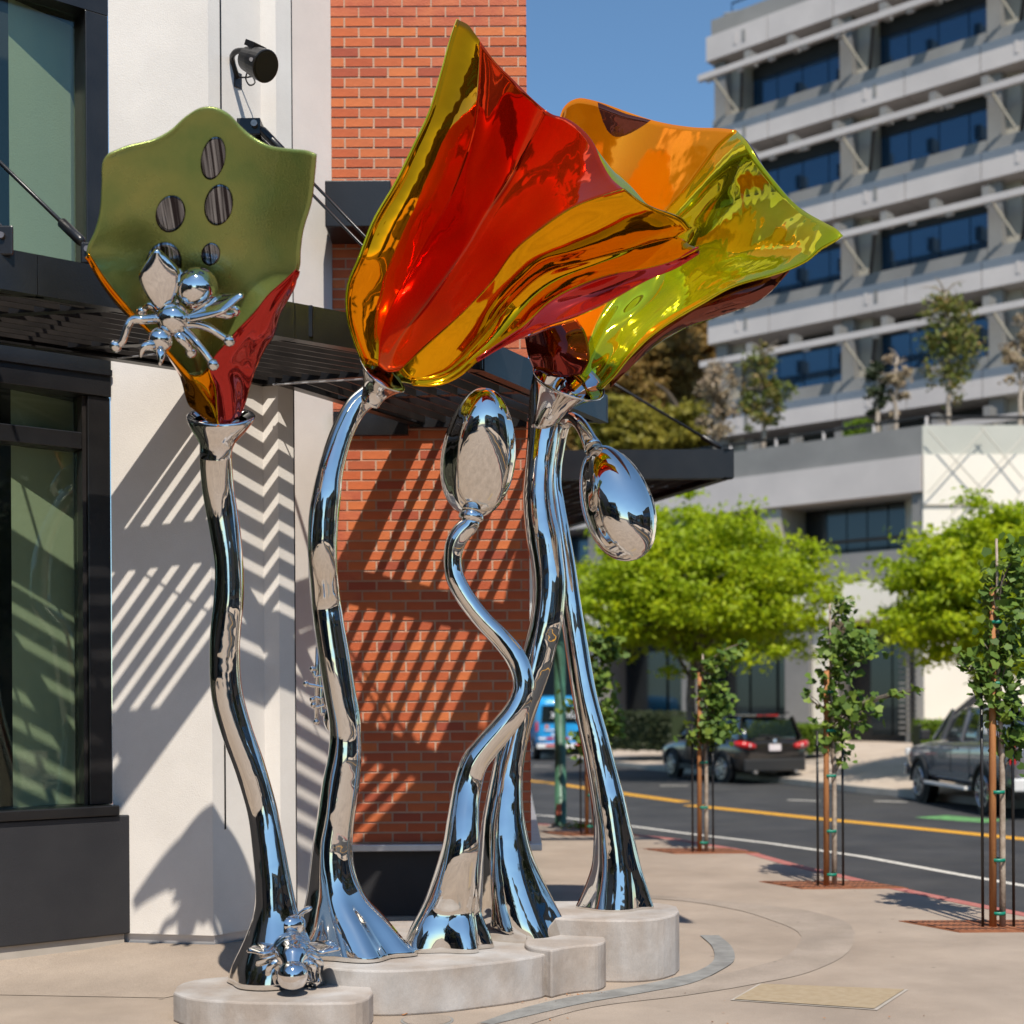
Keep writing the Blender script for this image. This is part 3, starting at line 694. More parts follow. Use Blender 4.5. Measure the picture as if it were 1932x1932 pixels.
def with_depth(c, Y):
    """fill in depths for control points: Y is a list of (t, depth) or a number; points may carry their own"""
    c = [tuple(p) for p in c]; n = len(c); d = [0]
    for i in range(1, n): d.append(d[-1] + math.hypot(c[i][0]-c[i-1][0], c[i][1]-c[i-1][1]))
    out = []
    for i, p in enumerate(c):
        t = d[i]/d[-1]
        y = Y if not hasattr(Y, '__len__') else float(np.interp(t, [a for a, _ in Y], [b for _, b in Y]))
        out.append((p[0], p[1], y))
    return out

def petal(name, Lc, Rc, Bc, Tc, m, parent, off=None, nu=34, nv=46, thick=0.012):
    """Coons patch between left, right, base and rim curves of (u, v, Y); off(s,t) adds depth"""
    Lp, Rp = crom(Lc, nv), crom(Rc, nv); Bp, Tp = crom(Bc, nu), crom(Tc, nu)
    Bp[0], Bp[-1], Tp[0], Tp[-1] = Lp[0], Rp[0], Lp[-1], Rp[-1]
    b = MB(); v = []
    for j in range(nv):
        t = j/(nv-1)
        for i in range(nu):
            s = i/(nu-1)
            q = (1-s)*Lp[j] + s*Rp[j] + (1-t)*Bp[i] + t*Tp[i] - ((1-s)*(1-t)*Lp[0] + s*(1-t)*Rp[0] + (1-s)*t*Lp[-1] + s*t*Rp[-1])
            y = q[2] + (off(s, t) if off else 0.0)
            v.append(P(q[0], q[1], y))
    f = [(j*nu+i, j*nu+i+1, (j+1)*nu+i+1, (j+1)*nu+i) for j in range(nv-1) for i in range(nu-1)]
    b.add(v, f)
    o = b.build(name, m, parent, smooth=True, solid=thick)
    o.data.polygons.foreach_set('use_smooth', [True]*len(o.data.polygons))
    return o
S = math.sin; PI = math.pi
def bump2(s, t, a=1.0): return a*S(PI*s)*S(PI*min(1, t*1.0))

# ---------------- stem 2 + big red flower (middle)
f2 = thing('flower_sculpture', 'largest flower with red and amber petals on a bent chrome stem, in the middle', 'sculpture', tuple(G(668,1800,0.27)))
stem_part('stem', [(712,732,44,8.80),(702,742,44,8.79),(673,766,43,8.77),(648,810,43,8.73),(632,855,46,8.69),(622,895,49,8.66),(616,935,55,8.65),(611,975,57,8.65),(609,1055,55,8.67),
    (615,1135,56,8.86),(620,1175,57,8.87),(633,1255,59,8.88),(642,1311,59,8.89),(650,1354,60,8.90),(652,1394,60,8.91),(650,1434,64,8.91),(644,1474,70,8.92),(638,1514,71,8.92),(632,1554,71,8.92),
    (627,1594,76,8.92),(626,1634,84,8.92),(629,1674,98,8.92),(636,1714,126,8.92),(652,1754,168,8.92),(668,1800,222,8.92)], f2, flutes=5, fl_from=0.80, fl_amp=0.13, phase=0.6)
# cup: angular collar
def cup(parent, ring_px, Y0, tilt, low, name='collar'):
    """collar lofted from a rim loop of pixels to the stem top"""
    b = MB(); n = len(ring_px); v = []
    top = [P(u, vv, yy) for u, vv, yy in ring_px]
    lo = [P(u, vv, yy) for u, vv, yy in low]
    K_ = 12; ct = sum(top, Vector())/n; cl = sum(lo, Vector())/n
    for j in range(K_+1):
        t = j/K_; w = (1-t)**1.9
        for i in range(n): v.append(ct.lerp(cl, t) + (top[i]-ct)*w + (lo[i]-cl)*(1-w))
    f = [(j*n+i, j*n+(i+1)%n, (j+1)*n+(i+1)%n, (j+1)*n+i) for j in range(K_) for i in range(n)]
    b.add(v, f); return b.build(name, M['chrome_smooth'], parent, smooth=True, solid=0.008)
def ell(cu, cv, ru, rv, ang, Y, dY, n=36, sq=0.0):
    """pixel ellipse with depth varying across it"""
    out = []
    for k in range(n):
        a = 2*PI*k/n; x = ru*math.cos(a); y = rv*S(a)
        x *= 1 + sq*math.cos(4*a)
        out.append((cu + x*math.cos(ang) - y*S(ang), cv + x*S(ang) + y*math.cos(ang), Y - dY*S(a)))
    return out
cup(f2, ell(721, 706, 50, 17, 0.66, 8.76, 0.22, sq=0.08), 9.2, 0, ell(698, 757, 21, 8, 0.62, 8.74, 0.07))
Lg = with_depth([(690,684),(672,640),(660,592),(662,540),(682,492),(710,420),(754,344),(790,268),(814,216),(838,136),(858,60),(866,38)], [(0,8.73),(.3,8.57),(.7,8.55),(1,8.67)])
Rg = with_depth([(714,690),(722,624),(766,532),(806,456),(842,392),(878,304),(896,240),(904,160),(906,78)], [(0,8.82),(.3,8.95),(.7,8.97),(1,8.75)])
petal('petal', Lg, Rg, with_depth([(690,684),(700,690),(714,690)], 8.77), with_depth([(866,38),(882,46),(895,62),(906,78)], 8.70), M['gold'], f2,
      off=lambda s,t: -0.10*S(PI*s)*S(PI*t)**0.8 + 0.05*S(5.0*s+5*t)*t*t*(1.2-t) + 0.012*S(9*t+3*s)*S(PI*s)*t)
Rr = with_depth([(752,700),(798,656),(874,588),(930,528),(970,472),(1018,432),(1078,392),(1130,372),(1178,358)], [(0,8.87),(.4,8.74),(1,8.32)])
Tr = with_depth([(906,78),(934,116),(966,148),(1002,184),(1038,214),(1070,224),(1098,244),(1118,268),(1134,304),(1155,338),(1178,358)], [(0,8.75),(.5,9.05),(1,8.32)])
petal('petal', Rg, Rr, with_depth([(714,690),(732,700),(752,700)], 8.85), Tr, M['red'], f2, nu=60, nv=60,
      off=lambda s,t: 0.22*S(PI*s)*S(PI*min(1,t*0.9)) + 0.055*S(PI*s)*t*t*S(12*s+2.0*t+1) + 0.03*S(PI*s)*S(7*t+4*s)*t + 0.010*S(PI*s)*t*S(21*s-6*t))
Ry = with_depth([(776,716),(842,702),(900,650),(962,572),(1027,515),(1110,491),(1182,472),(1247,453),(1278,447),(1306,430)], [(0,8.82),(.4,8.92),(1,8.62)])
Ty = with_depth([(1178,358),(1211,382),(1240,396),(1265,404),(1290,414),(1306,430)], [(0,8.32),(1,8.62)])
petal('petal', Rr, Ry, with_depth([(752,700),(764,712),(776,716)], 8.83), Ty, M['yellow'], f2, nu=44,
      off=lambda s,t: -0.03*S(PI*s)*S(PI*t) + 0.028*S(PI*s)*S(5*s+3*t)*t + 0.010*S(PI*s)*S(8*t)*t)
Kk = with_depth([(778,724),(812,726),(842,720),(874,702),(900,678),(930,658),(988,614),(1038,567),(1092,538),(1153,517),(1218,506),(1272,491),(1319,468)], [(0,8.76),(.3,8.86),(.6,8.74),(1,8.42)])
Ry2 = [(a[0], a[1]-1, a[2]+0.02) for a in Ry[:-1]]
petal('petal', Ry2, Kk, with_depth([(776,716),(777,720),(778,724)], 8.77), with_depth([(1278,447),(1290,452),(1301,462),(1312,466),(1319,468)], [(0,8.64),(1,8.42)]), M['yellow'], f2, nu=30,
      off=lambda s,t: 0.05*S(PI*s)*S(PI*t) + 0.012*S(PI*s)*S(9*t+5*s)*t)
Pk = with_depth([(900,680),(935,659),(966,644),(1038,614),(1085,599),(1128,581),(1168,560),(1218,531),(1272,506),(1315,478)], [(0,8.85),(.5,8.70),(1,8.44)])
Kp = [a for a in Kk if a[0] > 895]
petal('petal', Kp, Pk, with_depth([(900,678),(900,679),(900,680)], 8.69), with_depth([(1319,468),(1319,474),(1315,478)], 8.43), M['crimson'], f2, nu=16,
      off=lambda s,t: 0.05*S(PI*s)*S(PI*t) + 0.03*S(PI*s)*S(14*t))
# the outside of the bell, seen only as a thin green edge from here
Lb = with_depth([(688,688),(669,642),(656,594),(657,540),(677,490),(704,420),(748,344),(785,268),(810,214),(834,134),(855,60),(864,36)], [(0,8.77),(.3,8.65),(.7,8.65),(1,8.71)])
Rb = with_depth([(778,722),(830,712),(900,668),(966,600),(1038,560),(1110,500),(1182,455),(1240,410),(1200,385),(1150,345)], [(0,8.83),(.5,8.95),(1,9.00)])
petal('back_petal', Lb, Rb, with_depth([(688,688),(735,712),(778,722)], [(0,8.77),(.5,8.95),(1,8.83)]),
      with_depth([(864,36),(906,82),(966,152),(1038,220),(1098,250),(1150,345)], [(0,8.71),(.5,9.30),(1,9.00)]), M['lime'], f2, nu=40,
      off=lambda s,t: 0.42*S(PI*s)*S(PI*(0.05+0.9*t)))

# ---------------- stem 4 + right flower (orange and lime)
f4 = thing('flower_sculpture', 'flower with orange and lime green petals on a thick chrome stem, at the right', 'sculpture', tuple(G(992,1772,0.27)))
stem_part('stem', [(1040,700,66,9.8),(1032,718,58,9.8),(1024,745,50,9.8),(1024,775,54,9.8),(1024,815,57,9.79),(1020,855,56,9.78),(1016,895,55,9.77),(1015,935,58,9.76),(1019,975,61,9.75),(1026,1015,65,9.74),(1032,1055,62,9.73),
    (1036,1095,62,9.72),(1035,1135,61,9.71),(1030,1175,61,9.7),(1020,1215,60,9.7),(1010,1255,60,9.69),(996,1300,58,9.68),(982,1345,56,9.67),(970,1390,55,9.65),(961,1434,57,9.63),(955,1474,63,9.62),(951,1514,72,9.6),(949,1554,85,9.59),
    (951,1594,97,9.58),(955,1634,111,9.57),(963,1674,129,9.57),(973,1714,149,9.57),(982,1745,166,9.57),(992,1772,176,9.57)], f4, flutes=4, fl_from=0.82, fl_amp=0.07, phase=1.5, wob=0.010)
# spout-like collar
rim = []
for k in range(36):
    a = 2*PI*k/36
    x_ = 72*math.cos(a); y_ = 33*S(a) + 4*math.cos(2*a); rim.append((1074 + x_*0.93 - y_*0.30, 716 + x_*0.36 + y_*0.95, 9.62 - 0.26*S(a)))
low = []
for k in range(36):
    a = 2*PI*k/36
    low.append((1027 + 27.5*math.cos(a) , 800 + 7*S(a) - 3*math.cos(a), 9.77 - 0.10*S(a)))
cup(f4, rim, 0, 0, low)
def wd4(c, Y):
    return [(p[0], p[1], p[2] - 0.08 - 0.65*min(1, max(0, (p[0]-1150)/430.0)) + 0.25*min(1, max(0, (640-p[1])/400.0))*(1 if p[0] < 1400 else 0.3)) for p in with_depth(c, Y)]
Ro = wd4([(1092,708),(1110,649),(1132,595),(1153,559),(1200,480),(1258,397),(1290,361),(1326,314),(1358,271),(1389,245)], [(0,9.85),(.5,10.25),(1,10.0)])
Lo = wd4([(1012,692),(1003,600),(1012,450),(1035,320),(1059,222)], [(0,9.85),(.5,9.9),(1,9.9)])
To = wd4([(1059,222),(1066,203),(1078,190),(1092,185),(1110,187),(1139,195),(1189,213),(1240,229),(1308,240),(1362,242),(1389,245)], [(0,9.9),(.5,10.3),(1,10.0)])
petal('petal', Lo, Ro, wd4([(1012,692),(1050,704),(1092,708)], [(0,9.85),(.5,10.0),(1,9.85)]), To, M['orange'], f4, nu=46,
      off=lambda s,t: 0.13*S(PI*s)*S(PI*(.08+.84*t)) + 0.022*S(PI*s)*S(9*s+3*t)*t + 0.012*S(PI*s)*S(11*t+5*s))
Rl = wd4([(1135,735),(1160,708),(1182,679),(1218,642),(1272,602),(1326,570),(1380,541),(1452,519),(1488,507),(1524,490),(1548,470),(1574,456),(1590,444)], [(0,9.75),(.5,9.55),(1,9.45)])
Tl = wd4([(1389,245),(1405,262),(1430,303),(1470,354),(1506,390),(1556,420),(1578,432),(1590,444)], [(0,10.0),(.5,9.85),(1,9.45)])
petal('petal', Ro, Rl, wd4([(1092,708),(1112,727),(1135,735)], [(0,9.85),(1,9.75)]), Tl, M['lime'], f4, nu=60, nv=60,
      off=lambda s,t: 0.30*S(PI*s)*S(PI*(.1+.75*t)) - 0.16*S(PI*s)*max(0,(t-.72)/.28)**1.2 - 0.10*S(PI*s)*max(0,(s-.68)/.32) + 0.045*S(PI*s)*S(PI*t)*S(9*s+7*t) + 0.025*S(PI*s)*S(19*t-8*s))
Br = wd4([(1152,731),(1163,720),(1184,700),(1226,661),(1290,621),(1362,596),(1427,571),(1463,542),(1487,509)], [(0,9.78),(.5,9.75),(1,9.58)])
Rl2 = wd4([(1150,722),(1182,679),(1218,642),(1272,602),(1326,570),(1380,541),(1452,519),(1488,507)], [(0,9.76),(.5,9.6),(1,9.56)])
petal('petal', Rl2, Br, wd4([(1150,722),(1151,727),(1152,731)], 9.77), wd4([(1488,507),(1488,508),(1487,509)], 9.57), M['brown'], f4, nu=20,
      off=lambda s,t: -0.05*S(PI*s)*S(PI*t) + 0.02*S(PI*s)*S(15*t))
petal('petal', wd4([(1006,695),(996,670),(990,636)], 9.72), wd4([(1098,706),(1112,680),(1111,655),(1104,626),(1088,602)], [(0,9.66),(1,9.75)]),
      wd4([(1006,695),(1050,712),(1098,706)], [(0,9.72),(.5,9.6),(1,9.66)]), wd4([(990,636),(1040,616),(1088,602)], [(0,9.72),(.5,9.55),(1,9.75)]), M['maroon'], f4, nu=24, nv=20,
      off=lambda s,t: -0.05*S(PI*s)*S(PI*t))
Lb = wd4([(1010,690),(1004,600),(1014,450),(1037,320),(1061,225)], [(0,9.9),(.5,10.0),(1,9.95)])
Rb = wd4([(1140,728),(1182,684),(1272,608),(1380,548),(1488,500),(1585,442)], [(0,9.85),(.5,9.8),(1,9.5)])
petal('back_petal', Lb, Rb, wd4([(1010,690),(1080,715),(1140,728)], [(0,9.9),(.5,10.05),(1,9.85)]),
      wd4([(1061,225),(1094,190),(1189,217),(1308,244),(1389,249),(1470,360),(1585,442)], [(0,9.95),(.5,10.3),(.8,10.1),(1,9.5)]), M['brown'], f4, nu=46,
      off=lambda s,t: 0.62*S(PI*s)*S(PI*(.1+.8*t)))

# ---------------- stem 1 + green shield flower (left)
f1 = thing('flower_sculpture', 'flower with a broad matte green shield petal and red and gold folds, at the left', 'sculpture', tuple(G(518,1852,0.17)))
stem_part('stem', [(407,838,58,8.33),(407,861,60,8.38),(411,920,60,8.46),(418,965,59,8.49),(424,1002,58,8.50),(432,1066,54,8.50),(432,1130,56,8.50),(426,1190,56,8.505),(424,1236,56,8.515),(428,1308,58,8.53),(447,1380,58,8.55),(473,1452,57,8.565),
    (494,1524,56,8.58),(506,1596,60,8.56),(515,1668,69,8.54),(519,1722,86,8.54),(520,1776,126,8.54),(519,1822,166,8.54),(518,1853,184,8.54)], f1, flutes=4, fl_from=0.80, fl_amp=0.13, phase=0.2, wob=0.018)
def lean(c, Y):
    """the shield leans towards the viewer with height"""
    return [(p[0], p[1], p[2] - 1.15*max(0, (700-p[1])/500.0)) for p in with_depth(c, Y)]
pr = [(0.0,65),(0.08,64),(0.2,60),(0.38,52),(0.55,43),(0.7,35),(0.85,31),(1.1,30)]; b = MB(); v = []; n = 40
for (t_0, r0) in [(0.10,50),(0.02,58),(-0.03,62)] + pr:
    v += [P(*q) for q in ell(417-10*t_0, 785+70*t_0, r0, r0*0.25, 0, 8.30, r0*8.3/FPX*0.95, n=n)]
m_ = len(pr)+3; b.add(v, [(j*n+i, j*n+(i+1)%n, (j+1)*n+(i+1)%n, (j+1)*n+i) for j in range(m_-1) for i in range(n)]); b.build('collar', M['chrome_smooth'], f1, smooth=True)
Lgr = lean([(352,702),(323,672),(290,634),(262,606),(236,577),(214,549),(188,514),(165,480)], [(0,8.240),(1,8.190)])
Rgr = lean([(397,690),(424,652),(452,620),(480,594),(508,560),(536,535),(561,511)], [(0,8.240),(1,8.240)])
Lg2 = lean([(352,702),(320,668),(284,630),(236,577),(192,520),(165,480),(180,440),(189,407),(193,351),(196,306),(208,292)], [(0,8.240),(.5,8.190),(1,8.360)])
Rg2 = lean([(397,690),(452,620),(508,560),(561,511),(565,471),(570,435),(586,379),(592,328),(595,292)], [(0,8.240),(.5,8.240),(1,8.360)])
Tg2 = lean([(208,292),(242,278),(295,264),(329,244),(354,220),(380,205),(405,204),(430,216),(452,239),(474,258),(508,276),(550,282),(578,285),(595,292)], [(0,8.360),(.5,8.400),(1,8.360)])
def g_off(s, t): return 0.24*S(PI*s)*S(PI*(.12+.6*t)) + 0.02*S(PI*s)*S(6*t+2*s)
shield = petal('petal', Lg2, Rg2, lean([(352,702),(362,708),(378,706),(397,690)], 8.240), Tg2, M['olive'], f1, nu=60, nv=60, off=g_off, thick=0.014)
# outside folds
gl = petal('petal', lean([(372,776),(360,770),(339,711),(320,679),(278,624),(236,593),(208,562),(180,520),(163,486)], [(0,8.240),(1,8.210)]),
      lean([(412,806),(400,770),(372,728),(352,704),(323,672),(290,634),(262,606),(236,577),(196,528),(165,480)], [(0,8.120),(.3,8.100),(1,8.180)]),
      lean([(372,776),(390,795),(412,806)], [(0,8.240),(1,8.120)]), lean([(163,486),(164,483),(165,480)], 8.200), M['gold'], f1, nu=20, off=lambda s,t: -0.03*S(PI*s)*S(PI*t) + 0.012*S(PI*s)*S(14*t))
petal('petal', lean([(413,806),(411,770),(408,730),(396,692)], [(0,8.115),(1,8.100)]), lean([(413,805),(400,768),(372,728),(352,703)], [(0,8.120),(1,8.140)]),
      lean([(413,806),(413,805.6),(413,805)], 8.118), lean([(396,692),(378,706),(366,708),(352,703)], 8.120), M['gold'], f1, nu=14, nv=20, off=lambda s,t: 0.04*S(PI*s)*S(PI*t))
petal('petal', lean([(413,806),(411,770),(408,730),(396,692),(424,650),(452,619),(480,593),(508,559),(536,534),(561,511)], [(0,8.115),(.35,8.080),(1,8.190)]),
      lean([(452,788),(461,768),(480,704),(500,660),(516,636),(530,591),(547,561),(558,538),(562,512)], [(0,8.240),(1,8.220)]),
      lean([(413,806),(432,800),(452,788)], [(0,8.115),(1,8.240)]), lean([(561,511),(561.5,511),(562,512)], 8.200), M['crimson'], f1, nu=30,
      off=lambda s,t: -0.05*S(PI*s)*S(PI*t) + 0.02*S(PI*s)*S(8*t+7*s))
# mirror spots on the shield; their streaked dark reflection is put into the colour
m = M['spot'] = bpy.data.materials.new('painted_streak_mirror'); m.use_nodes = True; t_ = m.node_tree; b_ = t_.nodes['Principled BSDF']
b_.inputs['Metallic'].default_value = 1.0; b_.inputs['Roughness'].default_value = 0.12
tc = t_.nodes.new('ShaderNodeTexCoord'); mp = t_.nodes.new('ShaderNodeMapping'); mp.inputs['Scale'].default_value = (60, 0.5, 1.6); mp.inputs['Rotation'].default_value = (0, 0.14, 0)
nn_ = t_.nodes.new('ShaderNodeTexNoise'); nn_.inputs['Scale'].default_value = 1.0; nn_.inputs['Detail'].default_value = 3
rp = t_.nodes.new('ShaderNodeValToRGB'); rp.color_ramp.elements[0].position = 0.42; rp.color_ramp.elements[0].color = (0.035, 0.03, 0.035, 1)
rp.color_ramp.elements[1].position = 0.78; rp.color_ramp.elements[1].color = (0.55, 0.58, 0.64, 1)
t_.links.new(tc.outputs['Object'], mp.inputs[0]); t_.links.new(mp.outputs[0], nn_.inputs[0]); t_.links.new(nn_.outputs['Fac'], rp.inputs[0]); t_.links.new(rp.outputs[0], b_.inputs['Base Color'])
bp = t_.nodes.new('ShaderNodeBump'); bp.inputs['Strength'].default_value = 0.6; bp.inputs['Distance'].default_value = 0.01
t_.links.new(nn_.outputs['Fac'], bp.inputs['Height']); t_.links.new(bp.outputs[0], b_.inputs['Normal'])
from mathutils.bvhtree import BVHTree
sv = [v.co.copy() for v in shield.data.vertices]; bvh = BVHTree.FromPolygons(sv, [tuple(p.vertices) for p in shield.data.polygons])
# vertices of children are stored in world coordinates (parent inverse), so rays are cast in world space
eye = Vector((0, 0, CAMH))
def on_shield(u, v, lift):
    d = (P(u, v, 1.0) - eye).normalized(); h = bvh.ray_cast(eye, d)
    return (h[0] - d*lift) if h[0] is not None else P(u, v, 8.2)
for (cu, cv, ru, rv, ang) in ((402,299,22.5,41,0.20),(322,404,27.5,35,0.24),(412,387,26.5,39,0.16),(397,480,17.5,21.5,0.22),(309,498,34,41,0.2)):
    vs = [on_shield(cu, cv, 0.006)]; rings = 5; n = 36
    for j in range(1, rings+1):
        for k in range(n):
            a = 2*PI*k/n; x = ru*j/rings*math.cos(a); y = rv*j/rings*S(a)
            vs.append(on_shield(cu + x*math.cos(ang) - y*S(ang), cv + x*S(ang) + y*math.cos(ang), 0.006))
    fs = [(0, 1+(k+1)%n, 1+k) for k in range(n)] + [(1+j*n+k, 1+j*n+(k+1)%n, 1+(j+1)*n+(k+1)%n, 1+(j+1)*n+k) for j in range(rings-1) for k in range(n)]
    MB().add(vs, fs).build('mirror_spot', M['spot'], f1, smooth=True, solid=0.004)

# ---------------- stem 3 with bud (twisted)
f3 = thing('bud_sculpture', 'closed chrome bud on a thin looping stem standing in front of the brick wall', 'sculpture', tuple(G(840,1788,0.27)))
stem_part('stem', [(889,978,34,9.2),(886,990,36,9.2),(873,1002,38,9.2),(860,1022,38,9.2),(854,1055,34,9.2),(857,1085,35,9.2),(868,1110,36,9.2),(885,1137,36,9.2),(913,1172,36,9.2),(945,1205,38,9.2),(972,1240,40,9.19),(985,1272,40,9.18),(987,1302,40,9.17),
    (976,1335,44,9.16),(949,1372,47,9.15),(918,1408,50,9.15),(895,1440,52,9.15),(884,1476,54,9.15),(877,1514,56,9.12),(873,1554,62,9.08),(870,1594,70,9.06),(863,1634,79,9.07),(856,1674,93,9.10),(848,1714,114,9.15),(842,1754,146,9.15),(839,1788,170,9.15)],
    f3, flutes=5, fl_from=0.80, fl_amp=0.15, phase=2.2, wob=0.012)
def rot_in(a): return Vector((S(a), 0, math.cos(a)))
bc = P(903, 856, 9.2); rb_ = 9.2/FPX
def bud(c, axis, ln, wd, dp, parent, name='bud', ridges=True):
    b = MB(); n, mm = 40, 34; ax = axis.normalized(); x = Vector((1,0,0)); x = (x - ax*x.dot(ax)).normalized(); y = ax.cross(x); v = []
    for i in range(mm+1):
        t = i/mm; th = PI*t
        h = -math.cos(th)*ln; r = S(th)**0.92*(1 + 0.10*math.cos(th))
        for k in range(n):
            a = 2*PI*k/n
            g = 1 - 0.045*max(0, math.cos(3*a + 1.1))**6 if ridges else 1
            g *= 1 + 0.02*S(2*a + 4*t) + 0.015*S(3*a - 7*t)
            v.append(c + ax*h + x*(math.cos(a)*r*wd*g) + y*(S(a)*r*dp*g))
    f = [(i*n+k, i*n+(k+1)%n, (i+1)*n+(k+1)%n, (i+1)*n+k) for i in range(mm) for k in range(n)]
    b.add(v, f); return b.build(name, M['chrome'], parent, smooth=True)
bud(bc, Vector((0.13,-0.42,1)), 124*rb_, 69*rb_, 62*rb_, f3)
cc = P(889, 974, 9.2); ax = rot_in(0.2)
MB().tube([cc - ax*0.035, cc - ax*0.02, cc, cc + ax*0.02, cc + ax*0.045], [0.055, 0.08, 0.083, 0.075, 0.06], n=28).build('collar', M['chrome_smooth'], f3, smooth=True)

# ---------------- stem 5 with bud (straight)
f5 = thing('bud_sculpture', 'hanging chrome bud on a straight leaning stem on the tallest plinth', 'sculpture', tuple(G(1159,1716,0.41)))
stem_part('stem', [(1120,846,36,9.55),(1112,830,30,9.6),(1103,812,27,9.7),(1092,797,25,9.8),(1078,790,25,9.92),(1066,797,26,10.0),(1058,815,27,10.02),(1052,845,27,10.03),(1047,880,27,10.04),(1046,915,28,10.04),(1050,945,30,10.04),(1054,975,32,10.03),(1065,1055,38,10.02),
    (1075,1135,41,10.0),(1087,1215,43,9.99),(1100,1295,46,9.97),(1107,1330,48,9.96),(1122,1394,53,9.95),(1139,1474,60,9.94),(1147,1514,66,9.93),(1154,1554,71,9.93),(1159,1594,80,9.93),(1162,1634,91,9.93),(1162,1674,113,9.93),(1159,1716,140,9.93)],
    f5, flutes=4, fl_from=0.84, fl_amp=0.12, phase=0.9, wob=0.014, steps=120)
bud(P(1163, 949, 9.5), Vector((-0.33, 0.12, 1)), 114*9.5/FPX, 66*9.5/FPX, 64*9.5/FPX, f5)

# ================================================================== BEES
def bee_parts(root, body, wings, legs, ants, fine=True):
    pass
def wing_mesh(base, tip, width, nrm, parent):
    base = Vector(base); tip = Vector(tip); d = tip - base; ln = d.length; d.normalize(); nrm = Vector(nrm); sd = d.cross(nrm).normalized(); nr = sd.cross(d)
    b = MB(); v = []; nu, nv = 16, 9
    for i in range(nu):
        t = i/(nu-1); w = width*(0.22 + 1.0*S(PI*min(1, t*0.72+0.03)))*(1 - max(0,(t-.58)/.42)**1.35*0.97)
        for j in range(nv):
            s = j/(nv-1)*2-1
            v.append(base + d*(ln*t) + sd*(s*w/2 + 0.12*width*t) + nr*(0.10*width*(1-s*s) + 0.05*width*S(PI*t)))
    b.add(v, [(i*nv+j, (i+1)*nv+j, (i+1)*nv+j+1, i*nv+j+1) for i in range(nu-1) for j in range(nv-1)])
    return b.build('wing', M['chrome_smooth'], parent, smooth=True, solid=0.012)
def leg_mesh(pts, r, foot, parent):
    q = crom([tuple(p) for p in pts], 18)
    b = MB().tube(q, [r*(1.15-0.35*i/17) for i in range(18)], n=12); b.ball(q[-1], foot, n=14, m=9)
    return b.build('leg', M['chrome_smooth'], parent, smooth=True)
Yb = 7.84
b1 = thing('bee_sculpture', 'chrome bee with raised wings clinging head down to the green petal', 'sculpture', tuple(P(327,603,Yb)))
k = Yb/FPX
def Q(u, v, dy=0.0): return P(u, v, Yb + dy)
MB().ball(Q(327,603), 32*k, n=32, m=20, sc3=(1,1,0.95)).build('thorax', M['chrome_smooth'], b1, smooth=True)
MB().ball(Q(302,642,-.02), 24*k, n=28, m=16).build('head', M['chrome_smooth'], b1, smooth=True)
ab = MB(); a0 = Q(347,570,.04); a1 = Q(392,528,.14); n_ = 14
rr = [14,22,20,30,34,33,38,38,36,37,33,27,17,3]
ab.tube([a0.lerp(a1, i/(n_-1)) + (Q(398,522,.18)-a1)*max(0,(i-9)/4) for i in range(n_)], [r*k for r in rr], n=32); ab.build('abdomen', M['chrome_smooth'], b1, smooth=True)
MB().ball(Q(371,545,.06), 39*k, axis=(0.4,0.3,0.5), n=32, m=20, sc3=(1,1,1.12)).build('abdomen_shell', M['chrome_smooth'], b1, smooth=True)
wing_mesh(Q(308,582,.0), Q(288,472,-.12), 62*k, (0.15,-1,0.3), b1)
wing_mesh(Q(333,574,.06), Q(334,508,.05), 34*k, (0.15,-1,0.3), b1)
wing_mesh(Q(356,603,-.02), Q(459,556,-.05), 52*k, (0.15,-0.8,0.75), b1)
for pts in (((300,601,0),(270,603,-.05),(245,607,-.06),(238,622,-.06),(232,642,-.05),(218,653,-.04)),
            ((303,592,.03),(292,580,.03),(283,576,.03),(276,580,.05),(268,588,.07)),
            ((346,624,0),(360,634,-.02),(372,648,-.04),(388,668,-.04),(402,688,-.03)),
            ((352,612,0),(372,612,-.02),(395,619,-.03),(412,630,-.02),(432,643,.0)),
            ((376,584,.06),(398,589,.04),(418,593,.03),(434,594,.05),(443,586,.08)),
            ((335,630,-.01),(342,640,-.02),(352,650,.0),(360,664,.05))):
    leg_mesh([Q(*p) for p in pts], 8.2*k, 11.5*k, b1)
for pts in (((292,652,-.05),(278,652,-.08),(268,660,-.09),(265,674,-.08)), ((303,662,-.05),(303,674,-.07),(301,690,-.08))):
    q = crom([tuple(Q(*p)) for p in pts], 12); MB().tube(q, [r*k for r in (8,9,10,10,10,9.5,9,8,7,5.5,4,2)], n=12).build('antenna', M['chrome_smooth'], b1, smooth=True)

b2 = thing('bee_sculpture', 'chrome bee crouching on the low plinth beside the stem foot', 'sculpture', tuple(G(551,1862,0.17)))
Y2 = 8.30; k2 = Y2/FPX
def Q2(u, v, dy=0.0): return P(u, v, Y2 + dy)
aba = MB(); ns = 22; ptsb = crom([tuple(Q2(552,1775,.12)), tuple(Q2(552,1795,.02)), tuple(Q2(552,1822,-.10)), tuple(Q2(552,1852,-.16))], ns)
def seg_r(i):
    t = i/(ns-1); r = 34*(S(PI*(0.16+0.82*t))**0.75)
    return (r - (2.2 if i % 4 == 0 else 0))*k2
aba.tube(ptsb, [max(seg_r(i), 0.004) for i in range(ns)], n=32); aba.ball(Q2(552,1840,-.13), 29*k2, n=28, m=16); aba.build('abdomen', M['chrome_smooth'], b2, smooth=True)
MB().ball(Q2(551,1788,.08), 34*k2, n=32, m=20, sc3=(1.15,1,.9)).build('thorax', M['chrome_smooth'], b2, smooth=True)
MB().ball(Q2(551,1745,.2), 24*k2, n=28, m=16, sc3=(1.2,1,.95)).build('head', M['chrome_smooth'], b2, smooth=True)
